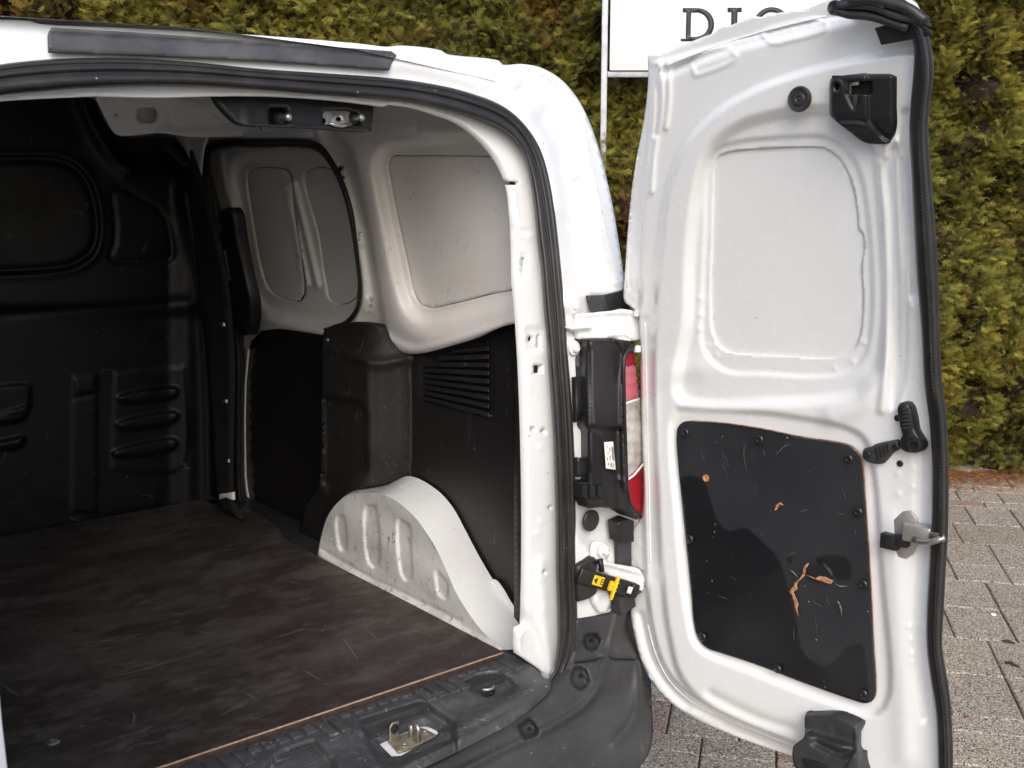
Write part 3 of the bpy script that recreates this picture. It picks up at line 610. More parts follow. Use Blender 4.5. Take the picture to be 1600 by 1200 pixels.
SCF = M('floor_scratch', (.20,.175,.15), .7)
fl = [[(0,1068),(15,1078),(30,1088)],[(207,1110),(210,1118),(209,1128)],[(150,1061),(200,1052),(260,1035),(290,1026)],[(300,984),(320,988),(340,993)],[(532,990),(545,1010),(560,1032)],[(160,1127),(168,1125)],[(125,1140),(129,1133)],[(15,1066),(50,1053),(90,1043)],[(190,1048),(250,1030)],[(320,975),(345,966)],[(380,1080),(400,1092)],[(620,930),(640,936)],[(560,955),(600,960)],[(420,1000),(470,985),(500,982)],
      [(470,1045),(500,1062)],[(570,980),(590,1000)],[(240,900),(300,892)],[(90,905),(150,898)],[(340,1120),(380,1100)],[(650,985),(680,996)],[(110,1008),(180,1000)],[(25,960),(60,955)],[(255,955),(290,962)],[(500,1070),(514,1068)],[(330,860),(370,858)],[(440,905),(480,915)]]
def fmarks():
    V = []; F = []
    for L_ in fl:
        q = catmull(L_, False, 6)
        for i in range(len(q)-1):
            a, b = FLS.at([q[i]], .0004)[0], FLS.at([q[i+1]], .0004)[0]; d = (b-a)/np.linalg.norm(b-a); sdv = np.cross(d, [0,0,1.]); t0, t1 = math.sin(math.pi*(i+.15)/len(q)), math.sin(math.pi*(i+1)/len(q)); k = len(V)
            V += [a-sdv*.0009*t0, a+sdv*.0009*t0, b+sdv*.0009*t1, b-sdv*.0009*t1]; F.append((k, k+1, k+2, k+3))
    tag(mesh_obj('floor_scratches', V, F, SCF, van, False), kind='stuff')
fmarks()
# ---- plastic sill cover behind the floor board
def sill_z(x, y):
    z = .608*np.ones_like(y)
    z = z - .012*sstep(-.07, -.12, y)
    return z
class SillSurf(Surf):
    def at(s, P, off=0.0):
        D = rays(P); z = np.full(len(D), .608)
        for k in range(10):
            t = (z+off-CAM[2])/D[:, 2]; Q = CAM + t[:, None]*D; z = sill_z(Q[:, 0], Q[:, 1])
        return Q
SILL = SillSurf((0,0,.608), (1,0,0), (0,0,1))
mids = [tuple(p)+(1,) for p in lerp_curve(SEAL_IN, SEAL_OUT, .3) if p[1] > 1046]
so = [(150,1225,1),(787,1015,1),(800,1022),(815,1030),(838,1046),(850,1058),(862,1062,1)] + mids + [(330,1335,1),(100,1335,1)]
def gpx(x, y, z=.608):
    v = np.array([x, y, z])-CAM; d = v@FW; return (CX+f*(v@RT)/d, CY-f*(v@UP)/d)
RC = [(562,1136,1),(575,1118,1),(655,1100,1),(672,1104,1),(716,1134,1),(720,1150),(716,1166),(700,1176),(640,1196),(600,1204),(585,1196)]   # recess rim
TD = rrect(0,0,1,1,.1)
feats = []
feats += [('poly', [(566,1128,1),(655,1100,1),(668,1103,1),(708,1132,1),(710,1160,1),(600,1200,1),(590,1194,1)], -.024, 16),
          ('poly', [(728,1066),(745,1058),(775,1054),(797,1062),(806,1072),(770,1090),(758,1088)], -.020, 14),
          ('poly', [(470,1166),(490,1160),(505,1172),(520,1190),(525,1230),(470,1240),(400,1230),(430,1185)], -.015, 16),
          ('line', [(860,1064),(830,1078),(780,1104),(700,1145),(560,1210)], .006, 8)]
HOLE = [(586,1156,1),(600,1148,1),(655,1124),(668,1125),(686,1142,1),(682,1150,1),(626,1181,1),(612,1182,1)]
HOLE2 = [(744,1074),(752,1069),(766,1069),(775,1076),(773,1084),(764,1088),(754,1087)]
sheet('sill_cover', SILL_M, so, SILL, feats, 2.6, holes=[HOLE, HOLE2], parent=van, mirror=True, thick=.02)
def sill_ribs():
    xa, xb = SILL.one(566,1128)[0], SILL.one(712,1134)[0]; ta, tb_ = SILL.one(728,1066)[0], SILL.one(806,1072)[0]; pa, pb = SILL.one(425,1190)[0], SILL.one(525,1200)[0]
    k = 0; x = .585
    while x > -.56:
        y1 = -.070; xx = abs(x) if x < -.3 else x
        if xa-.03 < x < xb+.01: y1 = -.026
        if ta-.012 < x < tb_+.012: y1 = -.022
        if pa-.02 < x < pb+.02: y1 = -.040
        L = -.012 - y1
        box('sill_rib', SILL_M, (x, -.012-L/2, .6085), [(1,0,0),(0,1,0),(0,0,1)], (.0190, L, .0075), van, .0012); x -= .0265
sill_ribs()
# striker in the sill recess
SB = Surf((0,0,.566), (1,0,0), (0,0,1))
slab('striker_base', BRIGHT, [(575,1164,1),(660,1120,1),(690,1142,1),(620,1188,1)], SB, .002, parent=van)
sp_ = [(602,1170,1),(616,1164,1),(667,1144,1),(684,1150),(640,1170,1),(622,1178,1)]
slab('striker_plate', BRASSY, [(606,1158,1),(655,1137,1),(665,1140,1),(684,1150,1),(636,1172,1),(622,1176,1)], SB, .004, .003, .001, van)
u0, u1 = SB.one(642,1152,.006), SB.one(654,1160,.006)
pth = [u0, u0+[0,0,.024]] + [u0+(u1-u0)*(.5-.5*math.cos(a)) + np.array([0,0,.024+.007*math.sin(a)]) for a in np.linspace(.3,2.84,6)] + [u1+[0,0,.024], u1]
tube('striker_loop', STEEL, pth, .0042, van)
a0, b0 = SB.one(607,1160,.004), SB.one(621,1152,.004); dd = (b0-a0); 
pl = [a0, b0, b0+dd*.1+[0,0,.032], a0+dd*.4+[0,0,.035], a0+dd*.1+[0,0,.030]]
nn = np.cross(dd, [0,0,1]); nn /= np.linalg.norm(nn)
prism('striker_bracket', BRASSY, pl, nn, .003, van, .001)
lathe('bracket_bush', RUBBER, (a0+b0)/2+np.array([0,0,.023])+nn*-.003, nn, [(.009,0),(.009,.010),(.005,.011),(.004,.006)], van, 16)
for q in ((632,1166),(664,1146)): lathe('striker_screw', BRASSY, SB.one(*q, .006), (0,0,1), [(.007,0),(.007,.002),(.004,.003),(.003,.001)], van, 12)
tube('tie_down_ring', STEELD, [SILL.one(760,1079,-.028)+np.array([math.cos(a)*.014, math.sin(a)*.014, .008]) for a in np.linspace(0,6.28,20)], .003, van)
slab('tie_down_floor', VOID, ell(760,1080,20,14), SB, .001, -.01, .0005, van)

# ---- header latch cover with strikers
HS = Surf((0,-.02,0), (1,0,0), (0,-1,0), lambda a, b: -lean(b, 0))
hol1, hol2 = rrect(420,168,451,194,4), [(506,172,1),(545,172,1),(562,178,1),(565,197,1),(505,194,1),(504,180,1)]
sheet('latch_cover', PLAST, [(336,150,1),(372,150),(382,145,1),(480,150),(585,158,1),(580,205,1),(560,206),(480,200),(385,196),(374,193),(345,165)], HS, [('line', [(385,150),(388,195)], .003, 8), ('line', [(400,197),(580,205)], .003, 3)], 5, holes=[hol1, hol2], parent=van, thick=.02, off=.02)
sheet('latch_plate', STEEL, [(495,164,1),(576,166,1),(574,200,1),(495,198,1)], HS, [('poly', [(549,175,1),(575,175,1),(575,200,1),(549,200,1)], -.02, 3), ('loop', ell(529,186,7,6), .003, 2)], 4, holes=[ell(529,186,4,3.5,12), ell(505,189,4,5,12)], parent=van, thick=0, off=.010)
slab('latch_void', VOID, [(400,155,1),(580,160,1),(580,204,1),(400,196,1)], HS, .001, -.015, .0005, van)
for (x, y) in ((437,186),(551,187)):
    b = HS.one(x, y, .005); e = HS.one(x+13, y-3, .033); tube('striker_pin', STEEL, [b, b*.2+e*.8, e], [.006,.005,.0045], van); 
    lathe('pin_head', STEEL, e-REAR.N*.004, REAR.N, [(.003,0),(.0065,.002),(.007,.005),(.0055,.009),(.002,.011)], van, 16)
    lathe('pin_collar', RUBBER, b-REAR.N*.0, REAR.N, [(.011,-.004),(.011,.004),(.008,.008),(.006,.008)], van, 16)
tube('latch_hook', STEEL, [HS.one(514,192,.024), HS.one(522,195,.026), HS.one(534,197,.026), HS.one(548,194,.022)], .0035, van)
slab('latch_tab', PLAST, [(408,196,1),(415,197,1),(415,203,1),(409,203,1)], HS, .006, .015, .001, van)

# ---- bumper
def bump_g(a, b):
    z = b; out = .05*sstep(.64,.55,z) + .10*sstep(.56,.40,z) - .0
    out = out + .015*sstep(.45,.30,z)
    out = out - .30*np.clip((a-.80)/.15, 0, 1)**2.2*(.4+.6*sstep(.75,.5,z))*.6
    return out + .010
BMP = Surf((0,-.10,0), (1,0,0), (0,-1,0), bump_g)
bmo = [(902,970,1),(930,966),(965,958,1),(972,940),(985,938),(1000,960),(1012,1010),(1017,1060),(1019,1110),(1020,1150),(1012,1180),(995,1205),(970,1240,1),(500,1400,1),(330,1330,1),(520,1262,1),(691,1190,1),(780,1140,1),(860,1092,1),(893,1045,1)]
bmf = [('poly', [(911,1002),(914,994),(922,990),(932,992),(937,1001),(934,1011),(926,1016),(916,1013)], -.030, 3), ('poly', [(894,1048),(902,1041),(914,1046),(920,1058),(917,1070),(907,1078),(895,1072)], -.030, 3), ('poly', [(810,1135),(826,1124),(838,1136),(840,1148),(820,1155)], -.03, 7),
       ('line', [(898,1034),(930,1030),(948,1024)], -.006, 2), ('line', [(948,1024),(956,1028),(1005,1029)], -.006, 2), ('line', [(965,960),(957,990),(948,1024)], .006, 4), ('line', [(945,1028),(935,1070),(915,1100),(870,1130),(780,1175),(690,1220)], .010, 7),
       ('line', [(999,1036),(998,1080),(990,1120),(960,1160)], .008, 8), ('loop', ell(1010,1163,5,9), .003, 2),
       ('poly', [(780,1190),(870,1145),(930,1105),(950,1075),(990,1040),(985,1110),(960,1150),(880,1190),(800,1240),(700,1260)], -.006, 34)]
bumper = sheet('rear_bumper', PLAST_D, bmo, BMP, bmf, 3.5, parent=van, mirror=True, thick=.03)
def gap_line(name, pts, surf, off, w_, par, mat):
    q = catmull(pts, False, 5); o = tube(name, mat, surf.at(q, off), w_, None, 6); o.parent = par
    if par is van: attach(o, van)
    return o
gap_line('bumper_joint', [(899,1035),(915,1033),(932,1030),(948,1024),(954,1028),(975,1030),(1004,1030)], BMP, .0005, .0016, van, VOID)
for pts in ([(905,188),(913,235),(922,280),(934,330),(946,380),(957,430)], [(912,190),(921,240),(932,290),(944,345),(955,395),(965,436)], [(812,108),(842,116),(866,131),(886,156),(902,184)], [(872,452),(905,449),(925,445)]):
    gap_line('frame_seam', pts, REAR, float(relief(np.array([pts[1]], float), ff)[0])-.0042, .0011, van, PAINT_WORN)
# flank side of the bumper, wrapping forward
prism('bumper_corner', PLAST_D, [(.90,-.05,.26),(.925,.05,.26),(.925,.16,.60),(.90,.16,.66),(.89,.0,.66)], (-.99,0,0), .05, van, .008)
for q in ((922,1003),(906,1058),(826,1142)): lathe('bumper_screw', VOID, BMP.one(*q, -.034), BMP.N, [(.008,0),(.006,.004)], van, 12)
slab('lamp_lower_bracket', PLAST_D, [(960,930,1),(985,925,1),(988,945,1),(965,960,1)], REAR, .03, 0, .002, van)

# ---- tail light
TLS = REAR.shifted(.0)
tl = bpy.data.objects.new('tail_light', None); COL.objects.link(tl); tl.location = (0,0,0); attach(tl, van); tl.empty_display_size = .1
def tchild(o): return attach_sub(o, tl)
def attach_sub(o, p):
    o.parent = p; return o
def house_g(a, b): return .0*a
H1 = [(901,545),(903,539),(915,534),(960,530),(988,533,1),(991,545,1),(978,556),(974,575,1),(974,660),(978,720),(980,770),(985,790),(1000,808,1),(996,812),(980,803),(965,795),(930,790),(915,770),(905,760),(904,700),(903,620)]
hs = sheet('lamp_housing', PLAST, H1, REAR, [('fn', lambda x, y: .045*sstep(900,912,x)*sstep(900,925,x) - .012*sstep(665,675,y)*sstep(985,960,x)), ('line', [(921,545),(922,600),(926,668)], -.006, 2), ('line', [(965,530),(976,548),(973,600),(976,760)], .010, 4), ('poly', [(920,670),(940,675),(952,700),(955,725),(940,740),(925,735),(918,700)], .006, 8), ('line', [(926,668),(973,671)], -.006, 2), ('line', [(940,742),(975,752)], .006, 3)], 4, thick=.05)
hs.parent = tl
LNS = Surf((.86,-.118,0), (1,.0,0), (.15,-1,0))
def lens(name, mat, o): 
    q = sheet(name, mat, o, LNS, [('fn', lambda x, y: -.0004*(x-975)), ('fn', lambda x, y: .0009*np.sin(y*.35)+.002*sstep(996,1000,x))], 2.4, thick=.02, off=.004); q.parent = tl
lens('red_lens', RED, [(974,565,1),(979,556,1),(990,547,1),(993,573,1),(990,570),(982,572),(975,568,1)])
lens('red_lens', PINK, [(974,569,1),(982,573),(990,571),(994,574,1),(999,623,1),(978,629,1)])
lens('clear_lens', CLEAR, [(978,630,1),(999,624,1),(1003,660,1),(1006,720,1),(981,749,1)])
lens('red_lens', RED, [(981,751,1),(1006,722,1),(1008,790,1),(1000,808,1),(990,800),(982,785,1)])
def lens_bar(pts):
    q = tube('lens_rib', BRIGHT, [LNS.one(*p, .012) for p in pts], .0022, None, 8); q.parent = tl
lens_bar([(978,630),(999,623)]); lens_bar([(981,749),(990,743),(1006,724)])
q = tube('lens_rim', PLAST, [LNS.one(*p, .012) for p in [(990,540),(980,550),(975,558),(974,580),(975,640),(977,700),(979,760),(983,785),(990,798),(1001,808)]], .0045, None, 8); q.parent = tl
LBS = REAR.shifted(.040)
q = slab('lamp_label', PAPER, [(944,691,1),(958,690,1),(962,734,1),(947,732,1)], LBS, .001, .004, .0003); q.parent = tl
mk = []
for k in range(16):
    t = k/15; yy = 698 + 20*t; wdt = 2.6 if k % 3 else 3.6
    xx = 956+ (yy-691)*.08
    c = LBS.at([(xx-1.2, yy), (xx+2.2, yy+.2), (xx+2.2, yy+.2+(.9 if k % 2 else .5)), (xx-1.2, yy+(.9 if k % 2 else .5))], .0056)
    mk.append(mesh_obj('bar', c, [(0,1,2,3)], INK))
for (xx, yy, s) in ((948.5,697,3),(950,706,3),(949,715,4),(950.5,723,4),(953,700,5),(953.5,712,6),(955,724,3)):
    c = LBS.at([(xx-.5, yy), (xx+.5, yy), (xx+.6, yy+s), (xx-.4, yy+s)], .0056); mk.append(mesh_obj('bar', c, [(0,1,2,3)], INK))
rr = []
for k in range(12):
    a, b = 2*math.pi*k/12, 2*math.pi*(k+1)/12
    c = LBS.at([(956.5+2.6*math.cos(a), 727+3*math.sin(a)), (956.5+2.6*math.cos(b), 727+3*math.sin(b)), (956.5+1.9*math.cos(b), 727+2.2*math.sin(b)), (956.5+1.9*math.cos(a), 727+2.2*math.sin(a))], .0056); mk.append(mesh_obj('bar', c, [(0,1,2,3)], INK))
q = merge('label_print', mk, None); q.parent = tl
for pts, h in (([(897,590,1),(908,588,1),(912,640,1),(899,660,1)], .012), ([(899,715,1),(925,718,1),(925,740,1),(899,745,1)], .02), ([(898,752,1),(945,750,1),(948,775,1),(930,790,1),(900,775,1)], .03), ([(905,775,1),(940,778,1),(938,790,1),(915,793,1)], .035)):
    q = slab('lamp_bracket', PLAST, pts, REAR, h, 0, .004); q.parent = tl
for k in range(3):
    q = slab('lamp_clip', PLAST, [(902+k*12,755,1),(910+k*12,755,1),(909+k*12,775,1),(903+k*12,775,1)], REAR, .04, 0, .003); q.parent = tl
slab('lamp_base_block', PLAST, [(959,815,1),(975,808,1),(985,812,1),(985,845,1),(962,845,1)], REAR, .03, 0, .003, van)
slab('flank_seal_block', PLAST_D, [(963,842,1),(985,842,1),(985,890,1),(965,888,1)], REAR, .012, 0, .002, van)
# behind upper hinge
slab('hinge_pocket_cover', PLAST, [(918,462,1),(944,461,1),(976,452,1),(985,490,1),(950,494,1),(926,490,1)], REAR, .010, .002, .003, van)
slab('pocket_rib', PLAST_D, [(918,463,1),(944,462,1),(951,493,1),(925,492,1)], REAR, .004, .012, .002, van)
# rubber plug in the rear frame
c = REAR.one(922,813,.0); lathe('frame_plug', RUBBER, c, REAR.N, [(.022,0),(.022,.004),(.019,.006),(.015,.004),(.010,.005),(.0,.006)], van, 28)
# hinge bolts
def bolt(name, x, y, s, surf, off, mat=PAINT, par=None):
    c = surf.one(x, y, off); return lathe(name, mat, c, surf.N, [(s*2.0,0),(s*2.0,.001),(s*1.8,.003),(s*1.15,.0035),(s*1.1,.004),(s*1.0,.010),(s*.6,.012),(s*.55,.010),(0,.009)], par or van, 18)
bolt('hinge_bolt', 896,477,.0075, REAR, .003); bolt('hinge_bolt', 897,544,.0075, REAR, .003)
# upper hinge
UHS = REAR.shifted(.012)
def arm_g(x, y): return .035*sstep(915, 995, x)
sheet('upper_hinge', PAINT, [(889,512),(892,508),(903,505),(905,492),(915,490),(940,488),(963,486),(975,483,1),(990,485,1),(1004,490,1),(1004,530,1),(985,533),(975,533),(962,529),(905,530,1),(903,520),(892,516)], UHS, [('fn', arm_g), ('line', [(886,513),(920,511)], .012, 4), ('line', [(905,493),(975,487),(1000,490)], .006, 3), ('line', [(950,497),(972,495),(980,499)], -.004, 2), ('line', [(952,523),(975,521),(985,526)], .006, 2.5), ('line', [(975,485),(976,532)], -.004, 1.5)], 3.5, parent=van, thick=.012)
for y0 in (489,545): lathe('hinge_nut', PAINT, UHS.one(996,y0,.05), (0,0,1), [(.007,-.006),(.007,.006),(.003,.007)], van, 10)
# lower hinge and check strap
sheet('lower_hinge', PAINT, [(932,850),(940,847),(950,852),(953,862),(948,878),(960,882),(985,886),(1000,890),(1008,905,1),(1006,925,1),(985,915),(960,905),(943,893),(930,885),(928,865)], UHS, [('fn', lambda x, y: .03*sstep(945,1000,x)), ('line', [(945,880),(970,886),(1000,895)], .006, 3)], 3.5, parent=van, thick=.012)
bolt('hinge_bolt', 943,861,.0075, REAR, .016); 
sheet('lower_hinge_foot', PAINT, [(932,925),(948,925),(954,935),(953,950),(940,958),(932,948),(928,935)], UHS, [('loop', ell(942,938,9,10), .003, 2)], 3.5, parent=van, thick=.010)
slab('strap_boot', RUBBER, [(900,885),(912,876),(927,870),(932,880),(926,900),(930,925),(918,935),(901,940,1),(900,910,1)], REAR, .02, .0, .006, van)
st = [REAR.one(903,898,.02), REAR.one(982,920,.045)]
ax_ = st[-1]-st[0]; ax_ /= np.linalg.norm(ax_); axn = np.cross(ax_, [0,0,1]); axn /= np.linalg.norm(axn); axz = np.cross(axn, ax_); 
L_ = np.linalg.norm(st[-1]-st[0]); cc = (st[0]+st[-1])/2
if axn@(CAM-cc) < 0: axn = -axn
box('check_strap', PLAST, cc, [ax_, axn, axz], (L_, .014, .032), van, .003)
box('strap_end', PLAST, st[-1]+ax_*.010, [ax_, axn, axz], (.020, .022, .030), van, .004)
box('strap_end_slot', BRIGHT, st[-1]-ax_*.006+axn*.013, [ax_, axn, axz], (.010,.004,.014), van, .001)
def on_strap(t, z, o=.0075): return st[0] + ax_*L_*t + axz*z + axn*o
box('warning_sticker', YEL, on_strap(.36, 0, .0074), [ax_, axn, axz], (.026,.001,.020), van, .0002)
p0 = on_strap(.30, 0, .0084); prism('warning_triangle', INK, [p0-ax_*.004+axz*.000, p0+ax_*.004+axz*.007, p0+ax_*.004-axz*.007], axn, .0004, van)
merge('warning_book', [box('b', INK, on_strap(.44, z_, .0082), [ax_, axn, axz], (.007,.0006,.0016), None, 0) for z_ in (-.005,.0,.005)] + [box('b', INK, on_strap(.44+s_, 0, .0082), [ax_, axn, axz], (.0012,.0006,.012), None, 0) for s_ in (-.03,.03)], van)
merge('yellow_plug', [box('b', YEL, on_strap(.62, -.002, .012), [ax_, axn, axz], (.018,.010,.021), None, .003), box('b', YEL, on_strap(.64, -.004, .017), [ax_, axn, axz], (.006,.010,.050), None, .003)] + [box('b', YEL, on_strap(.62, z_, .019), [ax_, axn, axz], (.016,.003,.0018), None, .0005) for z_ in (-.008,.0,.008)], van)
tube('strap_pin', PLAST, [REAR.one(932,878,.03), REAR.one(938,876,.05), REAR.one(940,892,.05)], .006, van)

# ------------------------------------------------------------------ open right rear door
L1 = [(1012,88,1),(1013,120),(1010,160),(1004,200),(996,240),(988,290),(981,360),(977,420),(974,462,1),(976,472),(990,482),(999,492,1),(1001,600),(1004,700),(1006,770),(1000,812),(985,833,1),(984,860),(985,884,1),(1003,892,1),(1006,920,1),(985,940,1),(986,965),(993,1000),(1003,1035),(1020,1068),(1045,1095),(1080,1120),(1130,1143),(1190,1166),(1240,1183),(1300,1215),(1380,1250),(1470,1275,1)]
R1 = [(1467,1200,1),(1463,1120),(1456,1060),(1450,1010),(1450,920),(1455,840),(1457,760),(1455,680),(1447,610),(1441,520),(1434,430),(1428,340),(1425,260),(1423,210),(1426,160),(1430,120),(1432,70),(1425,25),(1415,0),(1390,-12,1)]
T1 = [(1300,-2),(1265,12),(1262,16),(1240,17),(1200,23),(1187,27),(1180,25),(1140,40),(1125,43),(1118,50),(1060,74),(1030,85),(1022,85)]
dout = L1 + R1 + T1
WIN = [(1116,262),(1121,245),(1134,238),(1200,231),(1265,229),(1288,231),(1305,241),(1322,262),(1334,295),(1340,330),(1343,360),(1348,363),(1350,395),(1347,410),(1349,470),(1345,520),(1335,545),(1316,556),(1290,559),(1220,556),(1150,552),(1128,545),(1115,525),(1110,480),(1112,380)]
def dstep(x, y): return 0*x
df = [ # outer lip step along the hinge edge
      ('poly', [(1022,100,1),(1015,220),(1005,320),(1000,490,1),(1004,700),(1010,900),(1020,985),(1040,1045),(1080,1090),(1150,1125),(1240,1160),(1330,1195),(1480,1260,1),(1480,-60,1),(1420,10,1),(1300,30),(1150,65)], .016, 7),
      # raised pan bounded by the big arch
      ('poly', [(1022,640),(1024,500),(1030,400),(1040,310),(1055,260),(1080,215),(1120,175),(1180,140),(1250,115),(1330,95),(1400,85),(1480,80,1),(1480,1300,1),(1300,1185),(1200,1150),(1110,1105),(1065,1060),(1045,990),(1035,900),(1028,760)], .013, 11),
      ('poly', [(1062,620),(1075,500),(1078,400),(1090,300),(1110,235),(1150,200),(1220,178),(1290,172),(1330,180),(1360,205),(1378,250),(1384,330),(1388,420),(1385,520),(1372,580),(1340,612),(1280,625),(1200,628),(1110,632)], -.017, 24),
      ('poly', [(1100,545),(1098,460),(1102,360),(1106,262),(1116,235),(1150,222),(1230,214),(1290,214),(1325,235),(1345,275),(1356,340),(1362,420),(1362,500),(1352,555),(1330,578),(1280,588),(1200,584),(1130,578)], -.006, 9),
      # beads down the free edge
      ('line', [(1372,250),(1382,350),(1388,450),(1385,560),(1378,640)], .007, 7), ('line', [(1402,220),(1406,350),(1411,450),(1410,560),(1404,640)], .005, 6),
      ('line', [(1415,180),(1420,300),(1430,460)], -.010, 9),
      ('poly', [(1385,250),(1400,225),(1412,260),(1416,400),(1412,600),(1395,640),(1388,500),(1388,350)], -.010, 10),
      ('line', [(1396,820),(1400,900),(1405,1000),(1412,1100),(1415,1180)], .007, 20), ('line', [(1440,700),(1442,850),(1438,1000),(1450,1120)], -.010, 10),
      # lower shelf and recess for the trim board
      ('poly', [(1050,660),(1058,640),(1100,640),(1230,650),(1345,680),(1362,720),(1378,900),(1388,1090),(1370,1115),(1300,1098),(1180,1052),(1090,1010),(1075,960),(1058,800)], -.010, 12),
      ('line', [(1010,640),(1040,590),(1090,575)], .005, 18),
      ('line', [(1360,600),(1350,630),(1300,650)], .006, 16),
      # top pressings
      ('line', [(1040,112),(1120,80),(1230,50),(1330,28)], -.010, 7), ('line', [(1052,98),(1150,62),(1280,30)], .003, 3),
      ('loop', [(1080,100),(1086,94),(1130,76),(1142,76),(1150,88),(1146,95),(1100,114),(1086,118)], .003, 2.6),
      ('loop', [(1190,54),(1198,48),(1270,30),(1290,32),(1292,44),(1230,64),(1206,68)], .003, 2.6),
      ('line', [(1030,98),(1034,130),(1032,180),(1022,240),(1018,300)], .006, 3), ('line', [(1045,100),(1045,160),(1040,200)], .006, 3), ('line', [(1023,105),(1028,160),(1024,210)], -.008, 4),
      ('line', [(996,240),(986,330),(983,450)], -.004, 2.2),
      ('line', [(1010,500),(1014,700),(1018,900)], -.003, 5), ('line', [(1022,500),(1026,700),(1033,900)], .003, 4),
      ('line', [(1000,960),(1018,1030),(1060,1090),(1130,1130),(1230,1172),(1300,1203)], -.008, 5), ('line', [(1080,1112),(1180,1150),(1290,1200)], .005, 4),
      ('line', [(1240,1140),(1180,1120),(1110,1085)], -.006, 8),
      ('dots', [(1093,466),(1095,492),(1094,515),(1105,540),(1119,555),(1350,535),(1333,565),(1305,576),(1403,740),(1430,733),(1428,762),(1404,772),(1425,480),(1423,980),(1425,1000),(1426,1022),(1427,1034),(1409,243),(1385,245),(1373,255),(1376,1265)], .0025, 4),
      ('dots', [(983,395),(980,434),(992,465),(999,850)], .003, 3),
      ('line', [(984,850),(984,870),(1000,900)], -.004, 2.5)]
door = sheet('rear_door', PAINT, dout, DOOR, df, 4, thick=.036, ostep=5, parent=van, holes=[WIN])
tag(door)
WB = [(x+(1230-x)*-.015, y+(395-y)*-.015) for x, y in WIN]
wb_ = sheet('window_blank', PAINT, WB, DOOR, df, 8, thick=.002, off=-.005); wb_.parent = door
# outer skin of the door
sheet('door_skin', PAINT, [tuple(p) for p in [(1016,92,1),(1005,210),(985,330),(978,470,1),(1000,500,1),(1006,770,1),(990,860,1),(990,960),(1006,1030),(1046,1093),(1130,1141),(1240,1181),(1450,1262,1),(1440,1060),(1432,920),(1436,680),(1416,430),(1405,210),(1415,60),(1380,-6,1),(1260,14),(1120,50)]], DOOR, [], 20, parent=None, thick=0, off=-.045).parent = door
def dh(x, y): return float(relief(np.array([[x, y]], float), df)[0])
def dp(o): o.parent = door; return o
DSURF = DOOR
# base heights near places: pan = .04
PAN = .029
# door seal on the free edge
RS_IN = [(1392,40),(1420,48),(1428,70),(1428,110),(1424,160),(1422,205),(1425,260),(1429,340),(1434,430),(1441,520),(1445,600),(1452,650),(1456,700),(1457,760),(1456,830),(1452,900),(1449,960),(1449,1010),(1455,1060),(1463,1110),(1466,1160),(1467,1210),(1468,1275)]
RS_OUT = [(1400,20),(1440,32),(1452,62),(1457,90),(1458,120),(1453,160),(1450,200),(1454,270),(1460,340),(1466,430),(1468,520),(1472,600),(1478,640),(1481,700),(1482,760),(1481,830),(1477,900),(1474,960),(1472,1010),(1478,1050),(1484,1090),(1488,1150),(1489,1210),(1490,1275)]
seal2 = dp(strip('door_seal', RUBBER, RS_IN, RS_OUT, DOOR, [(-.05,.02),(0,.050),(.06,.054),(.2,.055),(.38,.055),(.44,.060),(.52,.066),(.62,.068),(.72,.064),(.78,.050),(.82,.042),(.92,.040),(1,.034),(1.02,.0)], 240))
# fine ribs on that seal
def seal_ribs():
    a = lerp_curve(RS_IN, RS_OUT, .44, 230); b = lerp_curve(RS_IN, RS_OUT, .68, 230); V = []; F = []
    A = DOOR.at(a, .060); B = DOOR.at(b, .066)
    for i in range(6, 226, 1):
        d = (A[i+1]-A[i])*.28; k = len(V)
        for p in (A[i]-d, A[i]+d, B[i]+d, B[i]-d): V.append(p+DN*.001)
        for p in (A[i]-d*.5, A[i]+d*.5, B[i]+d*.5, B[i]-d*.5): V.append(p+DN*.0026)
        F += [(k+4,k+5,k+6,k+7),(k,k+1,k+5,k+4),(k+1,k+2,k+6,k+5),(k+2,k+3,k+7,k+6),(k+3,k,k+4,k+7)]
    return mesh_obj('seal_rib', V, F, RUBBER, None, False)
tag(dp(seal_ribs()), kind='stuff')
# torn tape and wiper loom at the top free corner
dp(slab('black_tape', TAPE, [(1367,44,1),(1388,38,1),(1386,32),(1392,28),(1440,36,1),(1455,50,1),(1455,55,1),(1420,62,1),(1377,70,1)], DOOR, .004, .050, .001))
loom = [[(1303,15),(1325,22),(1352,24),(1378,30),(1400,38),(1420,44)], [(1308,8),(1340,8),(1370,12),(1400,24),(1440,32)], [(1330,2),(1360,-2),(1390,4),(1420,14),(1446,34)]]
dp(slab('loom_cover', PLAST, [(1299,14),(1306,4),(1320,-2),(1340,-8),(1390,-10),(1418,5),(1438,22),(1450,40),(1430,38),(1405,36),(1385,30),(1368,28),(1345,22),(1310,22)], DOOR, .022, .035, .008))
for k, pth_ in enumerate(loom): dp(tube('loom_cable', RUBBER if k != 1 else PLAST_D, [DOOR.one(x, y, .060+.004*k) for x, y in catmull(pth_, False, 8)], [.007,.006,.008][k], None, 10))
dp(slab('loom_bracket', PLAST_D, [(1336,4,1),(1352,-6,1),(1382,2,1),(1384,14,1),(1372,10,1)], DOOR, .014, .060, .003))
dp(lathe('loom_plug', PLAST, DOOR.one(1308,13,.050), DN, [(.011,0),(.011,.010),(.008,.014),(.004,.012)], None, 16))
for pts in ([(997,245),(988,310),(983,380),(980,450)], [(1012,975),(1024,1020),(1045,1062),(1075,1092),(1130,1122),(1200,1150),(1290,1186)], [(1008,505),(1011,640),(1014,760),(1016,880)], [(1040,103),(1120,72),(1200,47),(1290,25)]):
    q = catmull(pts, False, 6); hh = relief(q, df); o = tube('seam_bead', PAINT, DOOR.at(q, hh), .0016, None, 6); o.parent = door
